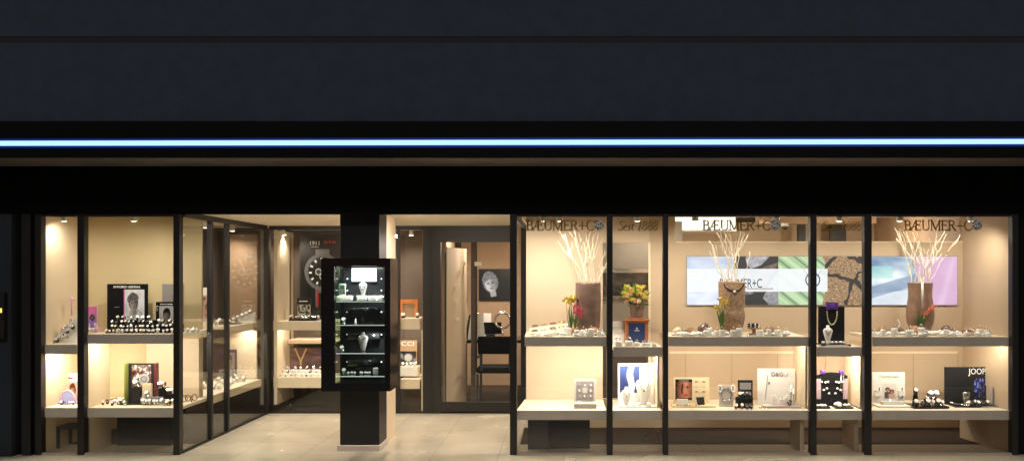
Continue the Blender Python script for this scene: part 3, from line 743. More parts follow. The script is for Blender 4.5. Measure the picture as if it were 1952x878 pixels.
# back window shelves
YW = 2.43
def back_shelf(label, px0, px1, z, th, y1=3.04, tube=True, watts=6, edge='cream', y0=YW):
    return shelf(label, px0, px1, z, y0, y1, th, tube, watts, group='display shelves in the back window', edge=edge)
back_shelf('upper shelf of the back window under the watch poster', 521, 754, 1.13, .11)
back_shelf('thin brown mid shelf of the back window', 548, 640, Z(647, 2.6), .05, edge='brown', tube=False, y0=2.6)
back_shelf('lower shelf of the back window with many small watches', 521, 754, .435, .13, tube=False)
back_shelf('upper shelf under the orange framed watch display', 763, 800, Z(607, YW), .13, watts=3)
back_shelf('lower shelf under the box of watches next to the door', 763, 800, Z(722, YW), .12, tube=False)
# ---------------------------------------------------------------- goods in the windows
def dup(o, loc, rz=0., s=1., label=None, group=None, cat=None, parent=None):
    c = o.copy(); C.objects.link(c); c.parent = parent
    c.location = loc; c.rotation_euler = (0, 0, rz); c.scale = (s, s, s)
    if label: c['label'] = label
    if group: c['group'] = group
    for ch in list(o.children):
        d = ch.copy(); C.objects.link(d); d.parent = c
    return c

def watch_proto(strap, case, dial):
    """wristwatch closed round an unseen cuff: strap loop, case and dial turned up towards the street"""
    mb = MB(); n = 22; rr, w_ = .026, .010; vs = []; fs = []
    for i in range(n):
        a = 2 * math.pi * i / n; cyy, czz = math.cos(a) * rr * .85, math.sin(a) * rr + rr
        nx = w_ * (1.0 if math.sin(a) < .5 else 1.25)
        for x, k in ((-nx, 1), (nx, 1), (nx, .9), (-nx, .9)): vs.append((x, cyy * k, (czz - rr) * k + rr))
    for i in range(n):
        j = (i + 1) % n
        for k in range(4): fs.append((i * 4 + k, j * 4 + k, j * 4 + (k + 1) % 4, i * 4 + (k + 1) % 4))
    mb.add(vs, fs, 0, True)
    mb.T = Matrix.Translation((0, -rr * .62, rr * 1.62)) @ Matrix.Rotation(R(52), 4, 'X')
    mb.lathe([(.0165, -.006), (.0185, -.002), (.0185, .003), (.016, .006)], 18, 1)
    mb.cyl((0, 0, .0061), .0145, .001, n=18, mi=2)
    mb.box(-.0008, .0008, 0, .010, .0072, .0078, 3); mb.box(0, .008, -.0008, .0008, .0072, .0078, 3)
    mb.cyl((.018, 0, .0), .003, .005, axis='x', n=8, mi=1)
    me = mb.build('wristwatch', [strap, case, dial, 'blackprint']).data
    o = bpy.data.objects['wristwatch'] if 'wristwatch' in bpy.data.objects else None
    return me
WP = []
for a in (('steel', 'steel', 'dial'), ('steel', 'silver', 'dial'), ('leather', 'steel', 'dial'), ('leather', 'silver', 'dial'), ('leather', 'steel', 'darkdial'), ('brownstrap', 'gold', 'dial'), ('porc', 'silver', 'dialpink'), ('silver', 'gold', 'dial')):
    WP.append(watch_proto(*a))
for o in list(C.objects):
    if o.type == 'MESH' and o.data in WP: bpy.data.objects.remove(o)
def watch(loc, kind, label, group, s=1., rz=None):
    o = bpy.data.objects.new('wristwatch', WP[kind]); C.objects.link(o)
    o.location = loc; o.scale = (s, s, s); o.rotation_euler = (0, 0, rnd.uniform(-.5, .5) if rz is None else rz)
    return tag(o, label, 'watch', group)
def riser(label, px0, px1, z, levels, m='velvet', cat='watch stand', name='watch_stand'):
    """a stepped block; levels: (front y, back y, height)"""
    y0 = levels[0][0]; x0, x1 = X(px0, y0), X(px1, y0)
    t = thing(name, label, cat, ((x0 + x1) / 2, y0, z))
    for i, (ya, yb, h) in enumerate(levels):
        bx('step', m, t, -(x1 - x0) / 2 + .004 * i, (x1 - x0) / 2 - .004 * i, ya - y0, yb - y0, .001, h, bev=.003)
    return t
def cluster(px0, px1, z, rows, kinds, label, group, s=.8, jit=.012):
    """rows: (y, height above z, n)"""
    s *= .84
    for y, h, n in rows:
        for i in range(n):
            px = px0 + (px1 - px0) * (i + .5) / n + rnd.uniform(-2.2, 2.2)
            watch((X(px, y), y + rnd.uniform(-jit, jit) * .4, z + h + .001), rnd.choice(kinds), label, group, s * rnd.uniform(.85, 1.15))
def board(label, name, cat, px0, px1, py_top, y, z, m='black', th=.012, lean=0., py_bot=None):
    """a standing board; returns the thing (origin at its base front centre) and its size"""
    x0, x1 = X(px0, y), X(px1, y); h = Z(py_top, y) - z
    t = thing(name, label, cat, ((x0 + x1) / 2, y, z + .001)); t.rotation_euler = (-lean, 0, 0)
    MB().box(-(x1 - x0) / 2, (x1 - x0) / 2, 0, th, 0, h).build('board', m, t, bev=.0015)
    return t, x1 - x0, h

def tile_prop(t, w_, h, u0, u1, v0, v1): return ((u0 + u1) / 2 - .5) * w_, v0 * h, (u1 - u0) * w_, (v1 - v0) * h
def sheet(t, w_, h, u0, u1, v0, v1, fn, res=.006, m='pic', name='picture'):
    x, z, a, b = tile_prop(t, w_, h, u0, u1, v0, v1)
    return pic(name, fn, a, b, max(4, int(a / res)), max(4, int(b / res)), t, (x, -.0015, z), m)

# ---- watch window, upper left
z = 1.04
mb = MB().prism([(-.19, 0), (.14, 0), (.14, .26), (.09, .26)], 0, .12)
t = tag(mb.build('sloping_stand', 'porc', None, (X(128, .28), .28, z + .001)), 'pale sloping wedge stand rising to the post under a pile of watches', 'watch stand')
g_, lab = 'watches on the sloping stand', 'pale pink and steel wristwatch on the sloping wedge stand'
for i in range(16):
    u = rnd.random(); px = 106 + 40 * u
    yy = .20 + .06 * rnd.random(); hh = max(0, (u * .30 - .03) * (1 - .75 * rnd.random() ** 1.5))
    if hh > .02:
        yy = .258
        if hh > .20: hh = .19
    watch((X(px, yy), yy - .02, z + .002 + hh), rnd.choice((0, 1, 6, 6, 3)), lab, g_, .85)
tag(MB().tube([(0, 0, 0), (0, 0, .16)], .008, 8).cyl((0, -.02, .165), .02, .03, axis='y', n=12, mi=1).build('watch_post', ['pinkplastic', 'dialpink'], None, (X(136, .33), .335, z + .262)), 'thin pink post with a round pink watch head above the sloping pile', 'watch stand')
t, w_, h = board('plain grey board leaning behind the sloping pile of watches', 'backing_board', 'board', 103, 150, 548, .60, z, 'greycard', lean=R(2))
# lower left: arch and poster
z = .437
t, w_, h = board('pale poster with red print standing behind the lilac arch', 'poster', 'poster', 124, 150, 711, .45, z, 'white')
sheet(t, w_, h, .05, .98, .02, .7, portrait((.86, .70, .66), (.80, .55, .46), (.30, .14, .10), (.8, .7, .7), .55, .5, 1.3))
MB().prism([(-.05, h * .80), (.01, h * .80), (.01, h * .88), (-.005, h * .84), (-.02, h * .88), (-.035, h * .84), (-.05, h * .88)], -.003, -.0012).build('print_mark', 'redpaint', t)
ar = MB(); ar.tube([(math.cos(a) * .075, 0, math.sin(a) * .115) for a in [math.pi * i / 12 for i in range(13)]], .012, 8, 1)
ar.prism([(math.cos(a) * .07, math.sin(a) * .108) for a in [math.pi * i / 12 for i in range(13)]], -.006, .006, 0)
ar.box(-.10, .10, -.03, .03, -.012, .0, 0)
tag(ar.build('arch_stand', ['bluelilac', 'pinkplastic'], None, (X(129, .3), .3, z + .014)), 'lilac half-round arch display stand with a pink rim', 'display stand')
cluster(113, 144, z, ((.22, .0, 4),), (0, 2, 4), 'small wristwatch before the lilac arch stand', 'watches before the lilac arch', .8)
# little stool under the shelf
st = thing('step_stool', 'small black stool standing on the floor under the first low shelf', 'stool', (X(140, .35), .35, .008))
bx('seat', 'black', st, -.10, .14, -.12, .12, .19, .215, bev=.003)
for a, b in ((-.09, -.11), (.13, -.11), (-.09, .11), (.13, .11)):
    bx('leg', 'black', st, a - .014, a + .014, b - .014 if b > 0 else b, b if b > 0 else b + .014, 0, .19)

# ---- watch window, upper middle
z = 1.14
t, w_, h = board('pink and violet watch card standing beside the first post', 'display_card', 'display card', 167, 185, 583, .40, z, 'pinkplastic')
def pinkcard(u, v):
    if ((u - .5) / .3) ** 2 + ((v - .55) / .14) ** 2 < .25: return (.45, .35, .3)
    if ((u - .5) / .3) ** 2 + ((v - .55) / .14) ** 2 < 1: return (.12, .1, .14)
    return clampmix((.45, .42, .72), (.85, .45, .68), v * 1.6 - .3 + n2(u, v, 5) * .4)
sheet(t, w_, h, .04, .96, .02, .98, pinkcard)
cluster(165, 186, z, ((.24, 0, 3), (.33, .045, 2)), (6, 1, 6), 'pale pink wristwatch before the pink and violet card', 'watches before the pink card', .9)
riser('small pink step block before the pink and violet card', 166, 186, z, ((.29, .36, .044),), 'pinkplastic')
t, w_, h = board('large black display board with a pale capped portrait and white heading', 'portrait_display', 'display board', 204, 280, 541, .56, z, 'velvet', .03)
sheet(t, w_, h, .44, .94, .12, .88, portrait((.93, .93, .95), (.62, .58, .57), (.28, .28, .29), (.85, .85, .87), .45, .60, .95, -.15, True, .8), .005)
bx('magenta_strip', 'magenta', t, -.085 * w_, -.06 * w_, -.003, -.0005, .10 * h, .88 * h)
txt('lettering', 'EMPORIO ARMANI', .022, 'whiteprint', t, (0, -.002, .915 * h), width=.66 * w_)
MB().box(-.32 * w_, -.19 * w_, -.002, -.0005, .5 * h, .507 * h).build('print_line', 'greyprint', t)
riser('black stepped watch stand before the black portrait board', 205, 292, z, ((.22, .30, .035), (.3005, .38, .075), (.3805, .46, .115)))
cluster(198, 298, z, ((.15, 0, 12), (.20, 0, 9)), (2, 3, 0, 2, 5), 'steel or leather wristwatch on the stepped stand before the black portrait board', 'watches before the black portrait board', .82)
cluster(210, 294, z, ((.25, .035, 11), (.335, .075, 10)), (2, 3, 0, 1, 5, 4), 'steel or leather wristwatch on the stepped stand before the black portrait board', 'watches before the black portrait board', .85)
cluster(222, 288, z, ((.415, .115, 6),), (0, 1, 3, 0), 'steel or leather wristwatch on the stepped stand before the black portrait board', 'watches before the black portrait board', .95)
t, w_, h = board('smaller black display with a dark-haired portrait and silver edge', 'portrait_display', 'display board', 297, 334, 575, .42, z, 'velvet', .03)
sheet(t, w_, h, .18, .94, .2, .86, portrait((.80, .78, .78), (.52, .47, .45), (.06, .05, .05), (.15, .15, .16), .5, .52, 1.15, .05, False, .9), .005)
txt('lettering', 'EMPORIO ARMANI', .012, 'whiteprint', t, (.05 * w_, -.002, .90 * h), width=.62 * w_)
MB().blob((-.42 * w_, -.004, .78 * h), (.012, .006, .03), amp=0).build('badge', 'silver', t)
t, w_, h = board('dark grey board with a white tick mark behind the smaller portrait', 'display_card', 'display board', 309, 350, 541, .56, z, 'midgrey', .02)
MB().prism([(.0, .80 * h), (.03, .9 * h), (.045, .88 * h), (.02, .78 * h)], -.003, -.0005).build('white_mark', 'whiteprint', t)
riser('small black stepped watch stand before the smaller portrait', 300, 338, z, ((.20, .28, .04), (.2805, .36, .08)))
cluster(298, 340, z, ((.15, 0, 5), (.235, .04, 5), (.32, .08, 4)), (2, 0, 1, 3, 5), 'wristwatch before the smaller dark-haired portrait', 'watches before the smaller portrait', .95)
cluster(344, 382, z, ((.25, 0, 4), (.38, 0, 4)), (0, 1, 7), 'steel wristwatch at the end of the crowded upper shelf', 'watches at the shelf end', .85)
# ---- watch window, lower middle
z = .437
g_ = 'watches lying on the low shelf'
for px, y, k in ((196, .2, 5), (205, .26, 4), (214, .16, 2), (219, .28, 0), (227, .2, 3), (233, .3, 5), (238, .18, 0), (228, .36, 7)):
    watch((X(px, y), y, z + .002), k, 'small wristwatch lying on the low shelf before the divider', g_, .85)
y = .36; x0, x1 = X(245, y), X(299, y)
t = thing('open_watch_box', 'open watch box with olive and maroon edges and a watch photograph inside', 'display box', ((x0 + x1) / 2, y, z + .001))
w_ = x1 - x0; h = Z(692, y) - z
bx('back_board', 'black', t, -w_ / 2, w_ / 2, .0, .012, .012, h); bx('base', 'blackgloss', t, -w_ / 2, w_ / 2 + .02, -.16, .012, 0, .012)
bx('side_panel', 'limeedge', t, -w_ / 2 - .014, -w_ / 2, -.06, .012, .0, h + .004); bx('side_panel', 'maroon', t, w_ / 2, w_ / 2 + .014, -.06, .012, .012, h + .004)
def watchphoto(u, v):
    if ((u - .62) / .26) ** 2 + ((v - .45) / .2) ** 2 < 1:
        d = math.sqrt(((u - .62) / .26) ** 2 + ((v - .45) / .2) ** 2); return (.75, .74, .72) if d > .8 else ((.4, .39, .38) if .45 < d < .6 else (.62, .62, .62))
    k = fbm(u, v, 5, 3)
    if k > .12: return (.82, .78, .76)
    if k < -.16: return (.30, .07, .06)
    return (.42, .36, .33)
sheet(t, w_, h, .12, .80, .30, .96, watchphoto, .006)
for a in (-.07, .0): pass
tag(bx('jewel_plinth', 'black', None, X(252, .27) , X(268, .27), .25, .30, z + .014, z + .17), 'black upright block inside the open watch box holding one watch', 'display stand')
watch((X(260, .27), .272, z + .171), 1, 'bright steel watch on top of the black upright block', None, 1.15, 0)
tag(bx('jewel_plinth', 'paleboard', None, X(272, .28), X(289, .28), .27, .30, z + .014, z + .20), 'pale wooden block inside the open watch box behind a watch', 'display stand')
watch((X(280, .25), .255, z + .075), 0, 'steel watch before the pale wooden block', None, 1.0, 0)
tag(bx('jewel_plinth', 'midgrey', None, X(270, .25), X(310, .25), .225, .268, z + .014, z + .074), 'low grey block running across the open watch box', 'display stand')
cluster(268, 313, z, ((.16, .014, 6),), (0, 1, 0), 'large steel wristwatch in the front row of the open watch box', 'watches in the open watch box', 1.15)
riser('black stepped stand descending beside the open watch box', 302, 316, z, ((.30, .40, .15),))
riser('lower black step beside the open watch box', 317, 327, z, ((.28, .38, .09),))
for px, hh in ((305, .15), (312, .15)): watch((X(px, .34), .34, z + hh + .002), 0, 'steel wristwatch on the black stepped stand by the open box', 'watches on the descending steps', 1.1)
for px, y, hh in ((320, .32, .09), (325, .33, .09), (330, .22, 0), (336, .26, 0), (315, .2, 0), (322, .16, 0)): watch((X(px, y), y, z + hh + .002), rnd.choice((0, 2, 5)), 'steel wristwatch on the black stepped stand by the open box', 'watches on the descending steps', 1.05)
for px, y in ((351, .42), (358, .45), (365, .40), (371, .50)):
    o = MB().ring((0, 0, .032), .030, .0045, 'x' if px % 2 else 'y', 18, 6, 0).build('bangle', 'brownstrap', None, (X(px, y), y, z + .002)); o.rotation_euler = (0, 0, R(px * 7))
    tag(o, 'thin brown bangle standing on the low shelf behind the corner post', 'bangle', 'bangles behind the corner post')

# ---- along the side window
zl, zu = .437, 1.12
lab, g_ = 'glittering steel wristwatch on the low shelf along the side window', 'watches on the low side shelf'
for i in range(26):
    y = .95 + 1.22 * rnd.random(); x = -3.80 - .36 * rnd.random()
    watch((x, y, zl + .002), rnd.choice((0, 1, 1, 7, 3)), lab, g_, rnd.uniform(.9, 1.3), rnd.uniform(-.2, 1.4))
for i in range(5):
    y = 1.5 + .14 * i; x = -3.88 - .05 * (i % 2)
    o = MB().lathe([(.028, 0), (.024, .004), (.007, .012), (.006, .10), (.014, .112), (.014, .118)], 14).build('acrylic_stand', 'crystal', None, (x, y, zl + .002))
    tag(o, 'slim clear acrylic ring stand among the watches on the low side shelf', 'display stand', 'acrylic stands on the low side shelf')
t = thing('framed_picture', 'small dark framed picture leaning on the cream end panel', 'picture', (X(441, 2.24), 2.245, zl + .002))
bx('frame', 'dkbrown', t, -.08, .06, 0, .015, 0, .36); pic('picture', portrait((.62, .60, .56), (.7, .6, .5), (.3, .25, .2), (.5, .5, .5)), .10, .28, 16, 40, t, (-.01, -.002, .04))
lab, g_ = 'steel wristwatch on the upper shelf before the brown end panel', 'watches on the upper side shelf'
for i in range(12):
    y = 1.62 + .06 * rnd.random() + .5 * rnd.random(); x = -3.86 - .3 * rnd.random()
    watch((x, y, zu + .002), rnd.choice((0, 1, 3, 2)), lab, g_, rnd.uniform(.85, 1.2), rnd.uniform(0, 1.2))
o = MB().prism([(-.14, 0), (.14, 0), (.14, .13), (.11, .13), (-.14, .02)], 0, .05).build('sloping_stand', 'porc', None, (-3.90, 2.20, zu + .001)); tag(o, 'small sloping stand of round white watches by the brown end panel', 'watch stand')
for i in range(5):
    watch((-4.0 + .05 * i, 2.18, zu + .012 + .024 * i), 1, 'round white-faced watch climbing the small sloping stand', 'watches on the small sloping stand', 1.1, 0)
tag(bx('watch_tray', 'blackgloss', None, -4.08, -3.86, 1.9, 2.06, zu + .001, zu + .018), 'flat black tray on the upper shelf before the brown end panel', 'tray')
lab, g_ = 'wristwatch on the narrow middle shelf of the side window', 'watches on the narrow side shelf'
for i in range(9):
    watch((-4.05 - .2 * rnd.random(), 1.0 + .5 * rnd.random(), 1.102), rnd.choice((0, 1, 2)), lab, g_, 1.0, rnd.uniform(0, 1.2))
t = thing('poster', 'tall white poster with a red spine and a pink flower print in the side window', 'poster', (-4.22, 1.62, 1.121), None, R(28))
bx('board', 'white', t, -.16, .16, 0, .015, 0, .44); bx('spine', 'redpaint', t, -.19, -.161, 0, .02, 0, .42)
def flowerprint(u, v):
    k = fbm(u, v, 4, 8)
    return (.80, .42, .52) if k > .12 else ((.35, .25, .22) if k < -.1 else (.72, .62, .55))
pic('picture', flowerprint, .22, .30, 20, 26, t, (.03, -.002, .05))

# ---- back window, beside the pillar
z = 1.13
t, w_, h = board('tall black poster of a steel chronograph with white and red heading', 'watch_poster', 'poster', 571, 668, 441, 2.98, z, 'black', .02)
def chrono(u, v):
    ar_ = w_ / h; x, y = (u - .45) * ar_, v - .54
    d = math.hypot(x, y); c = (.045, .04, .042)
    if abs(x) < .085 - .0 and (-.42 < y < -.19): c = (.35, .34, .34) if abs(x) > .05 or y > -.25 else (.06, .05, .05)
    if -.40 < y < -.22 and -.07 < x < -.045: c = (.55, .03, .04)
    if abs(x) < .085 and .2 < y < .27: c = (.40, .38, .38)
    if d < .22: c = (.34, .34, .35)
    if d < .195: c = (.10, .10, .10) if int(math.degrees(math.atan2(y, x)) / 3) % 2 and d > .18 else (.42, .42, .42)
    if d < .178: c = (.03, .03, .03)
    if .132 < d < .166:
        a = (math.degrees(math.atan2(y, x)) + 360) % 30
        if a < 8: c = (.80, .80, .80)
    for px_, py_ in ((-.05, 0), (.05, 0), (0, -.055)):
        dd = math.hypot(x - px_, y - py_)
        if dd < .038: c = (.75, .75, .74) if dd > .03 else (.2, .2, .2)
    if abs(x * .9 - y * .4) < .006 and 0 < y < .15: c = (.95, .95, .95)
    if d > .20 and .0 < x < .27 and abs(y) < .03 and d < .26: c = (.5, .5, .5)
    return c
sheet(t, w_, h, .03, .97, .02, .98, chrono, .006, 'pic')
txt('lettering', '1911', .052, 'whiteprint', t, (-.20 * w_, -.003, .845 * h)); txt('lettering', 'BTR', .034, 'redpaint', t, (.10 * w_, -.003, .862 * h), width=.16)
MB().box(-.27 * w_, -.12 * w_, -.003, -.0015, .822 * h, .828 * h).build('print_line', 'greyprint', t)
t = thing('watch_box', 'open black and white watch box on the upper shelf before the chronograph poster', 'display box', (X(577, 2.6), 2.6, z + .001))
bx('base', 'blackgloss', t, -.15, .20, -.08, .10, 0, .025); bx('back_board', 'white', t, -.09, .07, .08, .09, .026, .20); bx('lid', 'black', t, -.09, .07, .06, .12, .201, .285)
MB().box(-.065, .045, .057, .0595, .236, .248).build('print_line', 'whiteprint', t)
def collage(u, v):
    k = fbm(u, v, 6, 1); return (.85, .85, .80) if k > .05 else ((.10, .10, .10) if k < -.12 else (.50, .50, .42))
pic('picture', collage, .15, .165, 18, 20, t, (-.01, .078, .03))
cluster(546, 612, z, ((2.53, .026, 5), (2.60, .026, 4)), (2, 4, 0, 3), 'wristwatch on the black base of the box before the chronograph poster', 'watches on the black and white box', .85)
cluster(620, 655, z, ((2.55, 0, 3),), (0, 2, 4), 'wristwatch half hidden by the display case on the back window shelf', 'watches behind the display case edge', .9)
z = .435
t, w_, h = board('wide mauve poster with a gold V necklace over small watches', 'necklace_poster', 'poster', 540, 668, 662, 2.90, z, 'dkbrown', .02)
def mauve(u, v):
    c = clampmix((.30, .22, .24), (.60, .45, .44), .5 + 1.1 * fbm(u, v, 3, 4))
    for s in (-1, 1):
        if abs((u - .25) - s * (v - .45) * .16) < .012 and v > .45: c = (.92, .84, .62)
    if abs(u - .25) < .012 and .3 < v <= .46: c = (.92, .84, .62)
    if ((u - .72) / .2) ** 2 + ((v - .8) / .2) ** 2 < 1: c = (.42, .33, .50)
    return c
sheet(t, w_, h, .02, .98, .03, .97, mauve, .008)
lab, g_ = 'small bright watch with coloured strap on the low back window shelf', 'small watches on the low back window shelf'
riser('pale stepped stand for the small coloured watches', 532, 630, z, ((2.58, 2.66, .03), (2.661, 2.75, .065)), 'porc')
cluster(528, 640, z, ((2.52, 0, 11),), (0, 1, 6, 3, 7), lab, g_, .85)
cluster(534, 628, z, ((2.62, .03, 9), (2.705, .065, 8)), (1, 0, 5, 6, 7, 3), lab, g_, .9)
# right of the pillar
z = 1.13
t = thing('framed_watch_display', 'orange leather framed display flanked by round watches next to the door', 'display frame', (X(779, 2.8), 2.8, z + .001))
fr = MB()
for a in ((-.115, -.075, 0, .26), (.075, .115, 0, .26), (-.0745, .0745, .21, .26), (-.0745, .0745, 0, .03)): fr.box(a[0], a[1], 0, .03, a[2], a[3])
fr.build('frame', 'orange', t); bx('back_board', 'brown', t, -.0745, .0745, .012, .018, .03, .21)
for px, hh in ((770, .10), (796, .06), (768, .02)):
    o = watch((X(px, 2.66), 2.66, z + .02 + hh * .0), 2, 'round white-faced watch beside the orange frame', 'watches beside the orange frame', 1.35, 0)
riser('orange step block before the orange framed display', 765, 797, z, ((2.62, 2.70, .018),), 'orange')
lab, g_ = 'tiny watch in the row before the orange frame', 'row of tiny watches before the orange frame'
cluster(764, 798, z, ((2.52, 0, 5),), (1, 7, 0), lab, g_, .6)
z = .435
t, w_, h = board('brown watch board with white capitals beside the door', 'watch_board', 'display board', 738, 795, 648, 2.95, z, 'brown', .02)
txt('lettering', 'GUCCI', .055, 'whiteprint', t, (.0, -.003, .83 * h), width=.80 * w_)
def steelwatch(u, v):
    d = math.hypot((u - .68) / .22, (v - .55) / .34)
    if d < .75: return (.70, .70, .70)
    if d < 1: return (.25, .25, .28)
    return (.45, .47, .50) if abs(v - .5 - .25 * math.sin(u * 6)) < .16 else (.07, .07, .08)
sheet(t, w_, h, .15, .97, .22, .66, steelwatch, .008)
tag(bx('watch_tray', 'porc', None, X(764, 2.6), X(797, 2.6), 2.55, 2.75, z + .001, z + .12), 'pale block with small watches below the white capitals beside the door', 'watch stand')
cluster(765, 796, z + .121, ((2.59, 0, 4), (2.68, 0, 4)), (1, 0, 7, 3), 'small watch on the pale block below the white capitals beside the door', 'watches below the white capitals beside the door', .9)

# ---- in the pillar case
Z1 = [z + .001 for z in zs]
for px0, px1, lab in ((643, 672, 'widest white ring cushion on the top shelf of the display case'), (681, 700, 'white cushion under the grey bust in the display case'), (703, 719, 'white ring cushion near the end of the top case shelf'), (721, 731, 'narrowest white ring cushion at the end of the top case shelf')):
    m_ = MB().rbox(-(px1 - px0) / 2 * S(0), (px1 - px0) / 2 * S(0), -.025, .025, 0, .045, 0, .008)
    tag(m_.build('ring_cushion', 'porc', None, (X((px0 + px1) / 2, 0), 0, Z1[0])), lab, 'cushion', 'white cushions in the display case')
def bust(label, loc, m, s=1., neck='silver', group=None, name='necklace_bust'):
    """a flat-backed necklace bust: neck, sloping shoulders, chest tapering down to a foot, with a necklace"""
    t = thing(name, label, 'necklace bust', loc, group)
    prof = [(.030, .0), (.034, .012), (.040, .05), (.072, .16), (.080, .20), (.066, .232), (.030, .25), (.026, .275), (.028, .29)]
    mb = MB().lathe([(r * s, z * s) for r, z in prof], 20, 0, sy=.45); mb.build('bust', m, t)
    pts = []
    for i in range(13):
        a = math.pi * i / 12; pts.append((math.cos(a) * .045 * s, -.036 * s - .004 * s * math.sin(a), (.235 - .085 * math.sin(a)) * s))
    MB().tube(pts, .0035 * s, 6).build('necklace', neck, t)
    MB().blob((0, -.046 * s, .142 * s), (.008 * s, .005 * s, .011 * s), amp=0, nu=10, nv=6).build('pendant', 'darkdial' if m != 'crystal' else neck, t)
    return t
bust('grey bust on the top shelf of the display case', (X(692, .03), .035, Z1[0] + .045), 'midgrey', .50)
bust('grey bust on the third shelf of the display case', (X(692, .03), .035, Z1[2]), 'midgrey', .62)
lab, g_ = 'tiny pearl jewel on the bottom shelf of the display case', 'small jewels in the display case'
for i, px in enumerate((664, 669, 676, 686, 690, 695, 700, 703)):
    o = MB().blob((0, 0, .012), (.013, .010, .012), seed=i, amp=.3, nu=10, nv=7).build('pearl_jewel', 'porc', None, (X(px, -.04), -.04 + .03 * (i % 2), Z1[3])); tag(o, lab, 'jewel', g_)
tag(MB().rbox(-.022, .022, -.02, .02, 0, .06, 0, .005).build('ring_cushion', 'porc', None, (X(716, -.03), -.03, Z1[3])), 'upright cream cushion on the bottom shelf of the display case', 'cushion')
tag(MB().lathe([(.016, 0), (.010, .01), (.004, .05)], 12).build('ring_cone', 'porc', None, (X(678, -.02), -.02, Z1[1])), 'small ring cone on the second shelf of the display case', 'ring holder')
for i, (zz, px) in enumerate(((Z1[1], 655), (Z1[2], 652), (Z1[3], 656))):
    watch((X(px, -.08), -.07, zz), (0, 1, 0)[i], ('steel watch on the second shelf of the display case', 'steel watch on the third shelf of the display case', 'steel watch on the bottom shelf of the display case')[i], None, 1.1, 0)
t = thing('portrait_card', 'small portrait card at the upper end of the display case', 'card', (X(652, .09), .09, Z1[0])); 
bx('card', 'white', t, -.03, .035, 0, .006, 0, .16); pic('picture', portrait((.2, .25, .2), (.62, .50, .42), (.12, .09, .08), (.2, .2, .2), .5, .45, 1.2), .055, .09, 12, 18, t, (.002, -.002, .06))

# ---- inside the shop, seen through the door
y = 4.97
t = thing('wall_portrait', 'grey photograph of a pensive woman on the shop wall behind the door', 'picture', (X(950, y), y, Z(572, y)))
w_, h = 75 * S(y), 60 * S(y)
bx('frame', 'black', t, -w_ / 2, w_ / 2, .004, .028, 0, h)
pic('picture', portrait((.06, .07, .09), (.72, .76, .82), (.42, .46, .52), (.1, .1, .12), .30, .52, 1.25, -.25, False, w_ / h), w_ - .02, h - .02, 90, 70, t, (0, .0, .01))
t = thing('framed_picture', 'narrow framed picture on the shop wall between the dark posts', 'picture', (X(884, 4.9), 4.9, Z(575, 4.9)))
bx('frame', 'steel', t, -.06, .06, 0, .02, 0, .48); pic('picture', lambda u, v: (.45 + .2 * fbm(u, v, 4), .45 + .2 * fbm(u, v, 4), .44), .09, .44, 8, 30, t, (0, -.002, .02))
for px, lab in ((872, 'dark post with a white clip nearer the open inner leaf'), (902, 'dark post with a white clip nearer the woman portrait')):
    y = 3.2
    t = thing('partition_post', lab, 'post', (X(px, y), y, .003), 'dark posts inside the shop door')
    bx('post', 'dkbrown', t, -.03, .03, 0, .06, 0, 2.5); bx('clip', 'white', t, .02, .11, -.02, -.001, Z(507, y), Z(499, y)); bx('rail', 'black', t, .031, .05, .02, .04, .4, 2.3)
t = thing('inner_door_leaf', 'cream inner door leaf standing open behind the glass door', 'door', (X(846, 2.55), 2.55, .004))
MB().add([(0, 0, 0), (.16, .75, 0), (.20, .74, 0), (.04, -.01, 0), (0, 0, 2.05), (.16, .75, 2.05), (.20, .74, 2.05), (.04, -.01, 2.05)], [(3, 2, 1, 0), (4, 5, 6, 7), (0, 1, 5, 4), (1, 2, 6, 5), (2, 3, 7, 6), (3, 0, 4, 7)]).build('panel', 'tan', t)
bx('edge_strip', 'black', t, .016, .03, -.03, -.012, .0, 1.98)
for py in (545, 575, 607):  # white bars painting small lamp reflections on the leaf
    MB().box(.10, .16, .28, .30, Z(py + 3, 2.9), Z(py - 2, 2.9)).build('painted_glint', 'whiteg', t)
y = 3.3
t = thing('desk', 'dark desk with a thin top inside the shop door', 'desk', (X(925, y), y, .003))
zt = Z(648, y)
bx('tabletop', 'blackgloss', t, X(869, y) - X(925, y), .9, 0, .75, zt - .04, zt, bev=.003)
for a, b in ((X(873, y) - X(925, y), .05), (.85, .05), (X(873, y) - X(925, y), .7), (.85, .7)): bx('leg', 'black', t, a, a + .04, b, b + .04, 0, zt - .041)
y = 2.95
t = thing('chair', 'black upholstered chair drawn up to the desk behind the glass door', 'chair', (X(944, y), y, .003))
ch = X(944, y)
bx('seat', 'velvet', t, -.24, .26, -.02, .42, .42, .50, bev=.02)
bx('backrest', 'velvet', t, -.22, .24, -.10, -.04, .68, Z(640, y), bev=.02)
for a in (-.19, .18): bx('back_post', 'black', t, a, a + .03, -.085, -.055, .46, .70)
for a, b in ((-.24, -.06), (.24, -.06), (-.24, .38), (.24, .38)): bx('leg', 'black', t, a, a + .03, b, b + .03, 0, .42)
for a in (-.24, .24): bx('armrest', 'black', t, a, a + .035, -.04, .36, .62, .65, bev=.006)
for a in (-.2325, .2475): bx('arm_support', 'black', t, a, a + .02, .30, .32, .50, .62)
y = 3.45
t = thing('display_easel', 'white slanted presentation card on the desk with a gold clip', 'card stand', (X(908, y), y, zt + .004))
MB().prism([(-.12, 0), (.12, 0), (.10, .20), (.095, .33), (-.075, .33)], 0, .02, 0).build('card', 'white', t); MB().prism([(-.16, 0), (-.121, 0), (-.076, .33), (-.10, .33)], 0, .02).build('side_panel', 'black', t)
MB().blob((.0, .01, .345), (.05, .02, .015), amp=.1).build('clip', 'gold', t)
tag(bx('white_box', 'white', None, X(922, 3.9), X(936, 3.9), 3.9, 3.95, zt + .004, zt + .33), 'upright white carton on the desk behind the gold clip', 'carton')
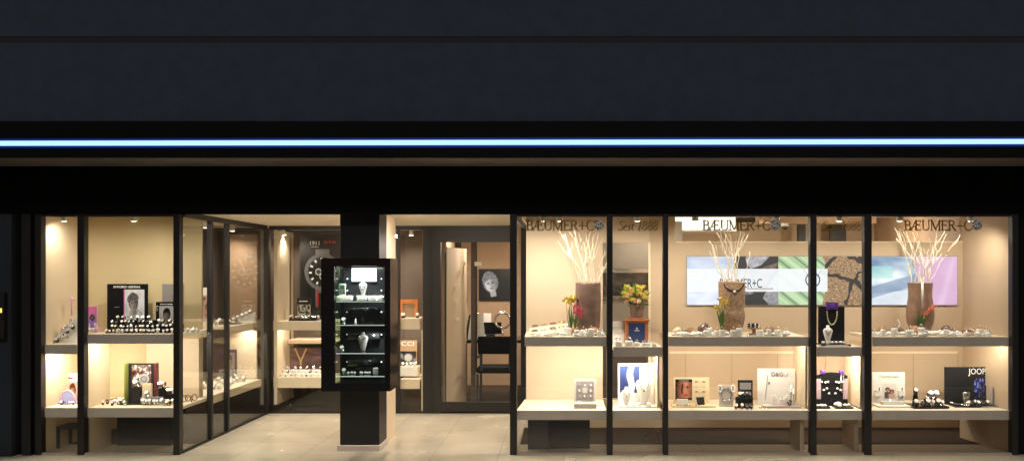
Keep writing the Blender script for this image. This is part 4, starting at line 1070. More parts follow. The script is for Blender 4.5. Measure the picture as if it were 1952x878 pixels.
t = thing('magnifier_lamp', 'silver ring magnifier on the desk under the woman portrait', 'magnifier', (X(958, 3.4), 3.4, zt + .004))
MB().ring((0, 0, .26), .105, .016, 'y', 26, 8).build('ring', 'steel', t); MB().cyl((0, 0, 0), .06, .02).build('base', 'steel', t); MB().cyl((0, 0, .021), .012, .13).build('stem', 'steel', t)
t = thing('office_screen', 'dark low screen lying on the desk beside the magnifier', 'screen', (X(935, 3.6), 3.6, zt + .004))
bx('panel', 'blackgloss', t, -.15, .15, 0, .02, .06, .22); bx('foot', 'black', t, -.06, .06, -.04, .06, 0, .06)

# ---- vases, branches and flowers of the jewellery window
def grow(base, tip, r0, seed, forks=2, wig=.02):
    """one bare branch with a few forked twigs, as one mesh"""
    q = random.Random(seed); mb = MB()
    def path(a, b, n, wg):
        a, b = Vector(a), Vector(b); L = (b - a).length; out = []
        bow = Vector((q.uniform(-1, 1), q.uniform(-1, 1), 0)) * L * .07
        for i in range(n + 1):
            f = i / n; p = a.lerp(b, f) + bow * math.sin(math.pi * f)
            if 0 < i < n: p += Vector((q.uniform(-1, 1), q.uniform(-1, 1), q.uniform(-1, 1))) * wg * .6
            out.append(p)
        return out
    P = path(base, tip, 9, wig); mb.tube(P, [r0 * (1 - .55 * i / 9) for i in range(10)], 6)
    for k in range(forks):
        i = q.randint(4, 7); s = P[i]; L = (P[-1] - s).length * q.uniform(.55, 1.0)
        d = (P[-1] - P[i]).normalized() + Vector((q.uniform(-.5, .5), q.uniform(-.3, .3), q.uniform(-.05, .25)))
        T_ = path(s, s + d.normalized() * L, 5, wig * .6); mb.tube(T_, [r0 * .6 * (1 - .5 * j / 5) for j in range(6)], 5)
    return mb
def bouquet_of_branches(px, y, ztop, tips, label, group, r0=.0085, seed=0, spread=.05):
    for i, (tx, ty) in enumerate(tips):
        x0 = X(px, y) + spread * math.cos(i * 2.4) ; y0 = y + .05 * math.sin(i * 2.4)
        tip = (X(tx, y), y + rnd.uniform(-.06, .05), Z(ty, y))
        o = grow((0, 0, 0), (tip[0] - x0, tip[1] - y0, tip[2] - ztop + .12), r0 * rnd.uniform(.8, 1.25), seed * 50 + i, rnd.choice((1, 2, 2))).build('bare_branch', 'branch', None, (x0, y0, ztop - .12))
        tag(o, label, 'branch', group)
yv = .42
def vase(label, px, y, z, prof, m, n=36, ribs=0., sy=1.):
    """prof: (half width px, py)"""
    t = thing('vase', label, 'vase', (X(px, y), y, z + .001)); k = S(y)
    P = [(r * k, max(0, Z(py, y) - z)) for r, py in prof]
    inner = [(P[-1][0] - .012, P[-1][1]), (P[-1][0] - .014, P[-1][1] - .16), (.02, P[-1][1] - .165)]
    mb = MB().lathe(P + inner, n, 0, sy=sy)
    mb.build('body', m, t)
    ring = MB().ring((0, 0, P[-1][1] - .003), P[-1][0] - .006, .007, 'z', 36, 6); ring.build('rim', m, t)
    return t
z = U
vase('tall smooth brown cylinder vase holding branches above the first pane', 1121, yv, z, ((20, 634), (22, 628), (23.2, 610), (24.2, 585), (24.5, 560), (24, 541), (23.5, 539)), 'claydark')
bouquet_of_branches(1121, yv, Z(539, yv), [(1066, 441), (1077, 446), (1085, 442), (1094, 440), (1097, 452), (1104, 445), (1112, 462), (1126, 440), (1131, 446), (1137, 442), (1141, 443), (1153, 476), (1156, 500), (1150, 508), (1083, 470)], 'bleached bare branch standing in the smooth cylinder vase', 'branches in the smooth cylinder vase', .0052, 1)
vase('hammered brown vase with a square neck and narrow waist near its foot', 1395, yv, z, ((17, 634), (19, 630), (23, 614), (25, 603), (24, 595), (22.5, 590), (24, 582), (25, 560), (25.5, 539), (25, 537)), 'clayrough')
bouquet_of_branches(1395, yv, Z(537, yv), [(1352, 458), (1351, 478), (1358, 466), (1366, 442), (1373, 438), (1378, 440), (1383, 446), (1412, 438), (1418, 440), (1422, 443), (1428, 480), (1405, 470)], 'bleached bare branch standing in the hammered vase', 'branches in the hammered vase', .0062, 2)
nk = thing('vase_necklace', 'dark bead necklace with a white pearl hung round the hammered vase', 'necklace', (X(1395, yv), yv, Z(545, yv)))
MB().tube([(math.cos(a) * .098, -.139 + .035 * (math.cos(a) ** 2), .03 - .075 * math.sin(a)) for a in [math.pi * i / 14 for i in range(15)]], .006, 6).build('cord', 'blackgloss', nk)
MB().blob((0, -.142, -.052), (.014, .012, .014), amp=0).build('pearl', 'porc', nk)
vase('waisted brown vase swelling at the bottom before the pink picture', 1754, yv, z, ((15, 634), (19, 628), (24, 614), (25.5, 600), (24.5, 586), (21.5, 566), (21.5, 552), (22.5, 542), (23, 539)), 'clay')
bouquet_of_branches(1754, yv, Z(539, yv), [(1703, 434), (1714, 440), (1725, 441), (1735, 443), (1741, 450), (1748, 444), (1752, 446), (1765, 475), (1783, 440), (1798, 440), (1800, 446), (1826, 448), (1796, 484), (1757, 472)], 'bleached bare branch standing in the waisted vase', 'branches in the waisted vase', .0062, 3)
nk = thing('vase_necklace', 'long cream bead strand hanging down the waisted vase', 'necklace', (X(1758, .27), .268, Z(588, .27)))
for s in (-.006, .006): MB().tube([(s, .0, 0), (s * .8, -.006, .12), (s, .0, .26)], .0042, 6).build('strand', 'porc', nk)

def flower_head(mb, c, r, seed, mi=0, n=6, up=(0, -.5, .8)):
    """a cup of n petals"""
    q = random.Random(seed); T0 = Matrix.Translation(c) @ Vector(up).to_track_quat('Z', 'Y').to_matrix().to_4x4()
    old = mb.T
    for k in range(n):
        mb.T = T0 @ Matrix.Rotation(2 * math.pi * k / n + q.random() * .3, 4, 'Z') @ Matrix.Rotation(R(q.uniform(30, 60)), 4, 'Y')
        L = r * q.uniform(.9, 1.2); W = r * .45
        mb.add([(0, 0, 0), (W, -.0, L * .35), (W * .8, .0, L * .75), (0, 0, L), (-W * .8, 0, L * .75), (-W, 0, L * .35), (0, -W * .3, L * .5)],
               [(0, 1, 6), (1, 2, 6), (2, 3, 6), (3, 4, 6), (4, 5, 6), (5, 0, 6)], mi, True)
        mb.T = T0 @ Matrix.Rotation(2 * math.pi * k / n, 4, 'Z') @ Matrix.Rotation(R(75), 4, 'X')
    mb.T = T0; mb.lathe([(r * .10, 0), (r * .2, r * .3), (r * .26, r * .55)], 10, mi); mb.T = old
    return mb
def leaf_blade(mb, a, b, wd, mi=0, bend=.02):
    a, b = Vector(a), Vector(b); d = b - a; side = Vector((d.z, 0, -d.x)); 
    if side.length < 1e-4: side = Vector((1, 0, 0))
    side.normalize(); vs = []; fs = []
    for i in range(6):
        f = i / 5; p = a + d * f + Vector((0, -bend * math.sin(f * 2.2), 0)); ww = wd * math.sin(math.pi * min(.97, .15 + f * .83)) 
        vs += [tuple(p - side * ww), tuple(p + Vector((0, .004, 0))), tuple(p + side * ww)]
    for i in range(5): fs += [(i * 3, i * 3 + 1, i * 3 + 4, i * 3 + 3), (i * 3 + 1, i * 3 + 2, i * 3 + 5, i * 3 + 4)]
    mb.add(vs, fs, mi, True)
def plant(name, label, px, y, z, heads, petal, hr, leaves, foot=None, spike=False):
    """heads: (px, py); leaves: (px, py)"""
    t = thing(name, label, 'plant', (X(px, y), y, z + .001)); k = X(px, y); zb = z
    if foot:
        MB().blob((0, 0, foot[1] * .55), (foot[0], foot[0] * .8, foot[1]), seed=foot[2], amp=.25, nu=16, nv=10, flat=True).build('bulb_pot', foot[3], t)
    sb = MB(); lb = MB()
    for i, (hx, hy) in enumerate(heads):
        p = Vector((X(hx, y) - k, rnd.uniform(-.03, .03), Z(hy, y) - zb))
        sb.tube([(rnd.uniform(-.008, .008), 0, foot[1] * 1.2 if foot else 0), p * .5 + Vector((rnd.uniform(-.01, .01), 0, 0)), p], [.0045, .004, .003], 6)
        hb = MB()
        if spike:
            for j in range(16):
                a = j * 2.4; q = p + Vector((math.cos(a) * hr * .5, math.sin(a) * hr * .5 - .006, (j / 15 - .6) * hr * 2.6)); 
                if spike == 2: q = p + Vector(((j / 15 - .5) * hr * 2.6 + math.cos(a) * hr * .25, math.sin(a) * hr * .5 - .006, (j / 15 - .5) * hr * 2.2 + math.sin(a * 1.7) * hr * .4))
                flower_head(hb, q, hr * .5, i * 20 + j, 0, 5, (math.cos(a), -.6 + math.sin(a) * .5, .4))
        else:
            flower_head(hb, p, hr, i + 3, 0, 6, (rnd.uniform(-.4, .4), -.8, .5))
        hb.build('flower_head', petal, t)
    sb.build('stem', 'stem', t)
    for (lx, ly, wd) in leaves: leaf_blade(lb, (rnd.uniform(-.01, .01), -.006, foot[1] * .9 if foot else 0), (X(lx, y) - k, rnd.uniform(-.03, .02), Z(ly, y) - zb), wd)
    lb.build('foliage', 'leaf', t)
    return t
plant('daffodil', 'pale yellow daffodils standing close beside the smooth cylinder vase', 1088, .38, U, ((1079, 574), (1084, 571), (1091, 570), (1095, 572), (1087, 578)), 'yellow', .048, ((1083, 588, .008), (1090, 584, .008), (1094, 590, .007)), (.035, .022, 2, 'terra'))
plant('hyacinth', 'hot pink hyacinth in a round brown pot before the smooth cylinder vase', 1096, .28, U, ((1099, 588), (1104, 594)), 'pink', .034, ((1092, 600, .009), (1101, 598, .009), (1096, 594, .008)), (.052, .052, 4, 'terra'), True)
plant('daffodil', 'yellow daffodils growing from a flat brown stone before the hammered vase', 1375, .27, U, ((1374, 571), (1383, 576), (1365, 586), (1367, 590), (1381, 579)), 'yellow', .042, ((1370, 590, .011), (1376, 584, .012), (1381, 592, .010), (1368, 598, .009), (1379, 588, .010), (1373, 596, .012)), (.070, .038, 6, 'terra'))
plant('hyacinth', 'coral hyacinth leaning from a round brown stone pot before the waisted vase', 1749, .25, U, ((1774, 590), (1768, 597)), 'coral', .036, ((1754, 598, .018), (1759, 596, .016), (1763, 602, .013), (1750, 592, .012)), (.082, .062, 8, 'terra'), 2)
# bouquet on the wooden box
y = .50
t = thing('wooden_box', 'reddish wooden box with a navy front panel under the bouquet', 'wooden box', (X(1214, y), y, L2 + .001)); k = S(y)
bx('cabinet', 'wood', t, -22 * k, 22 * k, .006, .17, 0, 41 * k, bev=.003); bx('lid', 'wood', t, -25 * k, 25 * k, -.008, .18, 41 * k + .001, 45 * k, bev=.006); bx('lid_step', 'wood', t, -15 * k, 15 * k, .01, .15, 45 * k, 48.5 * k, bev=.004)
bx('front_panel', 'navy', t, -15.5 * k, 15.5 * k, -.001, .005, .004, 37 * k)
MB().prism([(-.008, .140), (.008, .140), (.004, .146), (.010, .158), (.0, .152), (-.010, .158), (-.004, .146)], -.003, -.0015).build('crest', 'whiteprint', t); MB().box(-.025, .025, -.003, -.0012, .122, .128).build('print_line', 'whiteprint', t)
zb = L2 + 49.5 * k
t = thing('flower_bouquet', 'bouquet of lime yellow and peach flowers in a square dark pot', 'bouquet', (X(1214, .57), .57, zb)); k = S(.57)
MB().add([(-11 * k, -.055, 0), (11 * k, -.055, 0), (11 * k, .055, 0), (-11 * k, .055, 0), (-14 * k, -.065, 24 * k), (14 * k, -.065, 24 * k), (14 * k, .065, 24 * k), (-14 * k, .065, 24 * k)], [(3, 2, 1, 0), (4, 5, 6, 7), (0, 1, 5, 4), (1, 2, 6, 5), (2, 3, 7, 6), (3, 0, 4, 7)]).build('pot', 'darkstone', t, bev=.004)
q = random.Random(9); fb = MB(); st_ = MB()
for i in range(46):
    a = q.uniform(0, 6.28); rr = math.sqrt(q.random()); px_ = 1212 + 24 * rr * math.cos(a); py_ = 560 + 20 * rr * math.sin(a)
    p = Vector((X(px_, .57) - X(1214, .57), q.uniform(-.10, .06), Z(py_, .57) - zb))
    st_.tube([(q.uniform(-.03, .03), 0, 23 * k), p * .6, p], .003, 5)
    if i % 9 == 0: flower_head(MB(), p, .05, i); hb = flower_head(MB(), p, .052, i, 0, 6, (q.uniform(-.4, .4), -.5, .8)); hb.build('flower_head', 'peach', t)
    elif i % 9 in (1, 2, 3, 4, 5, 6): flower_head(MB(), p, .04, i).build('flower_head', 'lime' if i % 2 else 'yellow', t)
    else: leaf_blade(fb, p * .6, p + Vector((0, 0, .03)), .012)
for a, b in ((1180, 545), (1176, 552), (1188, 540), (1240, 556), (1238, 580), (1236, 568), (1178, 566), (1230, 588), (1194, 582)):
    leaf_blade(fb, (0, 0, 24 * k), (X(a, .57) - X(1214, .57), -.03, Z(b, .57) - zb), .012)
st_.build('stem', 'stem', t); fb.build('foliage', 'leaf', t)
t, w_, h = board('white shop card lettered in grey leaning behind the wooden box', 'shop_card', 'card', 1166, 1193, 612, .62, L2, 'white', .008)
txt('lettering', 'BÆUMER', .026, 'greyprint', t, (.0, -.002, .62 * h), width=.9 * w_); txt('lettering', '+ C', .026, 'greyprint', t, (.01, -.002, .34 * h), width=.35 * w_)
t = thing('framed_picture', 'wide silver-framed dark picture on the taupe wall behind the bouquet', 'picture', (X(1200, 1.78), 1.78, Z(570, 1.78)))
bx('frame', 'silver', t, -.38, .27, 0, .018, 0, .355); pic('picture', lambda u, v: clampmix((.16, .14, .13), (.36, .32, .28), .5 + 1.3 * fbm(u, v, 4)), .59, .27, 40, 22, t, (-.055, -.003, .04))
t = thing('low_cabinet', 'dark cabinet in the shop behind the low-set shelf', 'cabinet', (X(1195, 1.5), 1.5, .003))
bx('carcass', 'dkbrown', t, -.30, .22, 0, .27, 0, .95); bx('top', 'black', t, -.32, .24, -.02, .27, .951, .975)

# ---- small jewels and pebbles on the pale shelves
PEB = []
for i in range(6):
    q = MB().blob((0, 0, .018), (.022 + .004 * (i % 3), .018, .019), seed=i + 11, amp=.5, nu=9, nv=6, flat=True, freq=1.8); PEB.append(q.build('white_pebble', 'porc').data)
RB = []
for i in range(3):
    q = MB().rbox(-.018, .018, -.016, .016, 0, .030 + .010 * i, 0, .006); q.ring((0, -.004, .037 + .010 * i), .0095, .0022, 'y', 14, 5, 1); q.blob((0, -.004, .048 + .010 * i), (.004, .004, .004), 2, amp=0, nu=7, nv=5)
    RB.append(q.build('ring_stand', ['porc', 'silver' if i != 1 else 'gold', 'whiteg']).data)
q = MB(); q.tube([(math.cos(a) * .034, math.sin(a) * .028, .006) for a in [2 * math.pi * i / 18 for i in range(18)]], .0055, 6, 0, True); BR = q.build('bracelet', 'silver').data
for o in list(C.objects):
    if o.type == 'MESH' and (o.data in PEB or o.data in RB or o.data == BR): bpy.data.objects.remove(o)
def scatter(name, datas, cat, label, group, z, spots, s=(.8, 1.25)):
    for px, y in spots:
        o = bpy.data.objects.new(name, rnd.choice(datas)); C.objects.link(o); k = rnd.uniform(*s)
        o.location = (X(px, y), y, z + .0015); o.rotation_euler = (0, 0, rnd.uniform(-.8, .8)); o.scale = (k, k, k); tag(o, label, cat, group)
def rs(n, a, b, y0=.07, y1=.24): return [(a + (b - a) * (i + rnd.uniform(.15, .85)) / n, rnd.uniform(y0, y1)) for i in range(n)]
scatter('white_pebble', PEB, 'pebble', 'white pebble lying before the smooth cylinder vase', 'pebbles before the smooth cylinder vase', U, rs(9, 1060, 1152), (.7, 1.2))
scatter('ring_stand', RB, 'ring stand', 'white ring stand before the smooth cylinder vase', 'ring stands before the smooth cylinder vase', U, [(1100, .1), (1112, .13), (1118, .09), (1127, .08), (1142, .1), (1083, .2), (1078, .25), (1060, .22), (1149, .14)], (1.1, 1.6))
scatter('bracelet', [BR], 'bracelet', 'silver bracelet lying near the empty end of the upper shelf', 'bracelets at the shelf end', U, [(1021, .12), (1033, .2), (1046, .12), (1055, .26), (1040, .3), (1028, .33)], (.9, 1.3))
o = thing('jewellery_tray', 'pale tilted tray with bracelets on the end of the upper shelf', 'tray', (X(1050, .42), .42, U + .001))
MB().add([(-.22, -.10, 0), (.17, -.10, 0), (.17, .14, 0), (-.22, .14, 0), (-.22, -.10, .01), (.17, -.10, .02), (.17, .14, .10), (-.22, .14, .05)], [(3, 2, 1, 0), (4, 5, 6, 7), (0, 1, 5, 4), (1, 2, 6, 5), (2, 3, 7, 6), (3, 0, 4, 7)]).build('tray', 'creamtop', o)
for i in range(8):
    b_ = MB().tube([(math.cos(a) * .03, math.sin(a) * .022, 0) for a in [2 * math.pi * j / 14 for j in range(14)]], .005, 5, 0, True)
    u, v = (i % 4) / 3, i // 4
    bo = b_.build('bracelet', ('darkstone', 'silver', 'brownstrap', 'gold')[i % 4], None, (o.location.x - .16 + .09 * (i % 4), .42 + (-.03 if v == 0 else .07), U + .035 + .022 * v + .013 * (i % 4) + .02 * v)); bo.rotation_euler = (R(14), R(-5), 0)
    tag(bo, 'bracelet lying on the pale tilted tray', 'bracelet', 'bracelets on the tilted tray')
st_lab = 'white necklace stand beside the daffodils on the upper shelf'
bust(st_lab, (X(1080, .3), .30, U + .001), 'porc', .34)
def stone(label, px, y, z, rx, rz, m, seed, group=None):
    return tag(MB().blob((0, 0, rz * .55), (rx, rx * .75, rz), seed=seed, amp=.28, nu=18, nv=12, flat=True).build('brown_stone', m, None, (X(px, y), y, z + .001)), label, 'stone', group)
def dish(label, px, y, z, m, r=.085):
    t = thing('lidded_dish', label, 'dish', (X(px, y), y, z + .001))
    MB().lathe([(r * .55, 0), (r, .016), (r * 1.04, .026), (r * .9, .032)], 26).build('dish', m, t); MB().blob((0, 0, .033), (r * .78, r * .7, .046), seed=4, amp=.12, nu=20, nv=12, flat=True).build('lid', m, t)
    return t
dish('round terracotta dish with a domed stone before the smooth cylinder vase', 1130, .24, U, 'terra')
# middle pane
scatter('white_pebble', PEB, 'pebble', 'white pebble lying before the hammered vase', 'pebbles before the hammered vase', U, rs(24, 1282, 1385, .06, .22) + rs(9, 1445, 1505, .07, .25), (.7, 1.25))
scatter('ring_stand', RB, 'ring stand', 'white ring stand before the hammered vase', 'ring stands before the hammered vase', U, [(1304, .14), (1346, .1), (1352, .16), (1366, .12), (1375, .1), (1398, .08), (1409, .08), (1465, .12), (1482, .15), (1496, .1), (1499, .2), (1448, .1)], (1.2, 1.7))
stone('pale speckled stone at the end of the middle shelf by the post', 1291, .25, U, .045, .05, 'paleboard', 1)
stone('flat terracotta stone with a white bracelet on the middle shelf', 1316, .27, U, .062, .045, 'terra', 2)
stone('tall mauve brown stone between the flat stone and the daffodils', 1342, .32, U, .062, .075, 'claydark', 3)
stone('terracotta stone on the middle shelf beyond the bracelet dish', 1470, .3, U, .058, .058, 'terra', 5)
scatter('bracelet', [BR], 'bracelet', 'silver bracelet among the stones before the hammered vase', 'bracelets before the hammered vase', U, [(1318, .13), (1337, .12), (1430, .1), (1441, .14), (1475, .1)], (.8, 1.1))
t = thing('bracelet_tower', 'two-tier dark dish holding black bracelets beside the hammered vase', 'display stand', (X(1437, .3), .30, U + .001))
MB().lathe([(.05, 0), (.055, .012), (.018, .02), (.016, .05), (.062, .062), (.066, .07)], 24).build('lower_dish', 'terra', t)
for i, zz in enumerate((.082, .103)):
    MB().ring((0, 0, zz), .056, .008, 'z', 26, 6).build('bracelet', 'blackgloss', t); 
    for a in (-2.3, -1.57, -.8): MB().blob((.056 * math.cos(a), .056 * math.sin(a), zz), (.010, .010, .010), amp=0, nu=8, nv=6).build('pearl', 'porc', t)
# last pane
scatter('white_pebble', PEB, 'pebble', 'white pebble lying before the waisted vase', 'pebbles before the waisted vase', U, rs(26, 1666, 1885, .06, .16) + rs(20, 1766, 1832, .14, .34), (.7, 1.25))
scatter('ring_stand', RB, 'ring stand', 'white ring stand before the waisted vase', 'ring stands before the waisted vase', U, [(1667, .16), (1683, .12), (1705, .13), (1731, .1), (1736, .14), (1756, .1), (1764, .09), (1803, .13), (1812, .16), (1819, .1), (1842, .1), (1867, .16), (1880, .14), (1884, .1)], (1.2, 1.7))
stone('angular terracotta stone with a white ring at the start of the last shelf', 1685, .28, U, .062, .052, 'terra', 6)
stone('dark brown stone under a small cream figure beside the waisted vase', 1713, .30, U, .062, .048, 'darkstone', 7)
tag(MB().tube([(math.sin(i * .5) * .018, 0, .012 * i) for i in range(8)], .006, 6).build('shell_jewel', 'porc', None, (X(1712, .29), .29, U + .068)), 'small curled cream jewel standing on the dark brown stone', 'jewel')
stone('darkest brown stone among the pebbles beyond the coral flower', 1806, .36, U, .062, .056, 'darkstone', 9)
dish('pale oval dish with a looped silver bracelet near the splayed end wall', 1844, .26, U, 'terra', .062)
o = MB().ring((0, 0, .03), .036, .006, 'z', 20, 6).build('bracelet', 'silver', None, (X(1845, .2), .17, U + .024)); o.rotation_euler = (R(35), 0, 0); tag(o, 'looped silver bracelet resting against the pale oval dish', 'bracelet')
# ring stands on the low-set shelf
for px, y, k, lab in ((1178, .13, 2.2, 'largest square white ring cushion beside the post under the bouquet'), (1199, .14, 2.2, 'broad white ring cushion before the navy panel'), (1214, .16, 1.5, 'white ring stand with a silver ring before the navy panel'), (1228, .16, 1.3, 'white ring stand between two others before the wooden box corner'), (1236, .15, 1.3, 'white ring stand next to the last one under the bouquet'), (1247, .10, 1.2, 'outermost white ring stand under the bouquet')):
    o = bpy.data.objects.new('ring_stand', RB[0]); C.objects.link(o); o.location = (X(px, y), y, L2 + .0015); o.scale = (k, k, k * .8); tag(o, lab, 'ring stand', 'ring stands under the bouquet')
# black bust with ribbon
y = .42
t, w_, h = board('tall black velvet board with a purple ribbon and olive bead necklace', 'necklace_board', 'display board', 1561, 1610, 584, y, L2, 'velvet', .03)
MB().prism([(-.055, h - .03), (.055, h - .03), (.065, h + .04), (-.05, h + .045)], -.012, .042).rbox(-.03, .03, -.024, -.013, h - .012, h + .03, 0, .006).build('ribbon', 'purple', t)
pts = [(math.cos(a) * .052, -.010, h - .02 - .16 * math.sin(a) ** .8) for a in [math.pi * i / 22 for i in range(1, 22)]]
nb = MB()
for p in pts: nb.blob(p, (.0075, .0075, .0085), amp=0, nu=8, nv=6)
nb.tube(pts, .002, 5); nb.build('bead_necklace', 'bead', t)
bust('white necklace bust before the black velvet board with the ribbon', (X(1578, .26), .26, L2 + .02), 'porc', .60, 'blackgloss')
t = thing('jewellery_tray', 'black tray with a white band before the black velvet board', 'tray', (X(1592, .16), .16, L2 + .001)); k = S(.16)
bx('tray', 'blackgloss', t, -28 * k, 28 * k, -.04, .16, 0, .018, bev=.004); bx('white_band', 'white', t, -20 * k, 22 * k, -.043, -.0405, .004, .013)
for px, y, sd in ((1569, .18, 1), (1578, .15, 2), (1586, .17, 3), (1602, .2, 4), (1608, .16, 5), (1594, .16, 6)):
    tag(MB().blob((0, 0, .012), (.018, .012, .014), seed=sd, amp=.4, nu=10, nv=6, flat=True).build('pearl_jewel', 'porc', None, (X(px, y), y, L2 + .0205)), 'small white jewel on the black tray before the velvet board', 'jewel', 'jewels on the black tray')

# ---- lower shelves of the jewellery window
z = .412
t, w_, h = board('grey square earring stand with eight shining studs', 'earring_stand', 'earring stand', 1094, 1136, 722, .30, z, 'greycard', .03, R(-3) * 0)
bx('panel', 'midgrey', t, -.40 * w_, .40 * w_, -.004, -.0005, .24 * h, .92 * h); bx('ledge', 'greycard', t, -w_ / 2, w_ / 2, -.16, -.005, 0, .045, bev=.002)
bx('centre_tile', 'greycard', t, -.11 * w_, .11 * w_, -.008, -.0045, .48 * h, .68 * h)
for i in range(9):
    if i == 4: continue
    MB().blob(((i % 3 - 1) * .27 * w_, -.010, (.36 + .21 * (i // 3)) * h), (.011, .008, .011), amp=.1, nu=10, nv=6).build('stud', 'silver', t)
for i in range(5):
    tag(MB().ring((0, 0, .011), .010, .003, 'y', 14, 5).build('finger_ring', 'silver', None, (X(1101 + 7 * i, .2), .2 + .02 * (i % 2), z + .047)), 'silver ring lying on the ledge of the grey earring stand', 'ring', 'rings on the grey ledge')
t, w_, h = board('white backing board with a blue picture of jewelled figures', 'picture_board', 'display board', 1178, 1246, 692, .36, z, 'white', .012)
def bluefig(u, v):
    c = clampmix((.10, .14, .30), (.28, .36, .58), v + .35 * fbm(u, v, 4))
    for cx_, wd in ((.52, .10), (.66, .06)):
        if abs(u - cx_ - .05 * math.sin(v * 7)) < wd * (1.2 - .5 * abs(v - .55)): c = (.80, .80, .84)
    return c
sheet(t, w_, h, .05, .60, .30, .94, bluefig, .006)
bx('base', 'white', t, -w_ / 2, w_ / 2 + .02, -.17, -.001, 0, .016, bev=.002)
bust('largest white necklace bust before the blue picture board', (X(1227, .26), .26, z + .018), 'porc', 1.02, 'silver')
bust('small round white necklace bust before the blue picture', (X(1194, .24), .24, z + .018), 'porc', .62, 'silver')
for px, y, k in ((1218, .21, 1.1), (1237, .2, 1.15)):
    o = bpy.data.objects.new('ring_stand', RB[0]); C.objects.link(o); o.location = (X(px, y), y, z + .0185); o.scale = (k, k, k); tag(o, 'white ring stand on the base of the blue picture board', 'ring stand', 'ring stands before the blue picture')
for px in (1204, 1209, 1222, 1230):
    tag(MB().ring((0, 0, .004), .011, .0032, 'z', 12, 5).build('finger_ring', 'steel', None, (X(px, .21), .215, z + .0175)), 'small ring lying on the base of the blue picture board', 'ring', 'rings before the blue picture')
# face picture board
t, w_, h = board('pale wooden board with a brown-toned face picture and earring rows', 'picture_board', 'display board', 1284, 1352, 719, .36, z, 'paleboard', .014)
def closeface(u, v):
    if v > .86: return (.05, .04, .04)
    if v < .12: return (.06, .05, .05)
    c = clampmix((.78, .52, .42), (.30, .15, .10), abs(u - .62) * 1.7 + .25 * n2(u, v, 4))
    if abs(u - .40 - .1 * (v - .5)) < .05 and .3 < v < .8: c = (.16, .07, .05)
    if ((u - .72) / .10) ** 2 + ((v - .62) / .04) ** 2 < 1: c = (.12, .06, .05)
    if ((u - .60) / .13) ** 2 + ((v - .24) / .035) ** 2 < 1: c = (.55, .18, .16)
    if u < .12: c = (.14, .07, .05)
    return c
sheet(t, w_, h, .05, .52, .18, .94, closeface, .005); MB().box(-.35 * w_, -.08 * w_, -.004, -.002, .875 * h, .895 * h).build('print_line', 'greyprint', t)
bx('base', 'paleboard', t, -w_ / 2 - .03, w_ / 2 + .04, -.16, -.001, 0, .016, bev=.002)
for r_ in range(4):
    for c_ in range(2):
        MB().box((.10 + .2 * c_) * w_, (.19 + .2 * c_) * w_, -.004, -.0005, (.30 + .18 * r_) * h, (.32 + .18 * r_) * h).build('earring_row', 'gold' if r_ % 2 else 'greyprint', t)
bx('groove', 'taupe', t, .245 * w_, .25 * w_, -.002, -.0005, .2 * h, .9 * h)
o = MB().prism([(-.03, 0), (.04, 0), (.03, .075), (-.045, .07)], 0, .03).build('jewel_card', 'black', None, (X(1336, .27), .27, z + .018)); tag(o, 'small black slanted card on the pale wooden board base', 'display card')
o = tag(MB().prism([(-.06, 0), (.05, 0), (.05, .055), (-.06, .055)], 0, .03).build('jewel_card', 'white', None, (X(1302, .27), .27, z + .018)), 'small white block before the brown-toned face picture', 'display card')
for i in range(8):
    tag(MB().ring((0, 0, .0045), .010, .0035, 'z', 12, 5).build('finger_ring', ('darkstone', 'steel', 'gold')[i % 3], None, (X(1291 + 6 * i, .23), .225, z + .0175)), 'small ring lying on the base of the pale wooden board', 'ring', 'rings before the face picture')
# grey card with a bracelet circle and two hoops
t, w_, h = board('light grey card with a bead circle and two white hoops', 'bracelet_card', 'display card', 1371, 1398, 733, .26, z, 'greycard', .012)
MB().ring((0, -.006, .56 * h), .36 * w_, .003, 'y', 24, 5, sz=1.25).build('bracelet', 'steel', t)
for i in range(7):
    a = .3 + i * .9; MB().blob((.36 * w_ * math.cos(a), -.009, .56 * h + .45 * w_ * math.sin(a)), (.006, .006, .006), amp=0, nu=8, nv=5).build('bead', 'blackgloss', t)
for s in (-1, 1): MB().ring((s * .46 * w_, -.012, .84 * h), .017, .006, 'y', 18, 6, sz=2.0).build('hoop', 'porc', t)
# black picture stand
t, w_, h = board('black framed stand with a grey screen behind small black watches', 'watch_board', 'display board', 1407, 1435, 724, .30, z, 'black', .02)
bx('screen', 'midgrey', t, -.38 * w_, .38 * w_, -.003, -.0005, .64 * h, .90 * h); bx('caption', 'whiteprint', t, -.3 * w_, .3 * w_, -.003, -.0005, .52 * h, .55 * h)
tag(bx('jewel_plinth', 'velvet', None, X(1404, .2), X(1434, .2), .16, .26, z + .001, z + .10, bev=.006), 'low black velvet block before the black framed stand', 'display stand')
for px, y, hh in ((1410, .2, .10), (1419, .2, .10), (1427, .2, .10), (1403, .11, 0), (1414, .12, 0), (1424, .11, 0), (1432, .12, 0)):
    watch((X(px, y), y, z + hh + .0015), rnd.choice((2, 4, 5)), 'small black-strapped watch on the low velvet block', 'watches on the low velvet block', 1.0, 0)
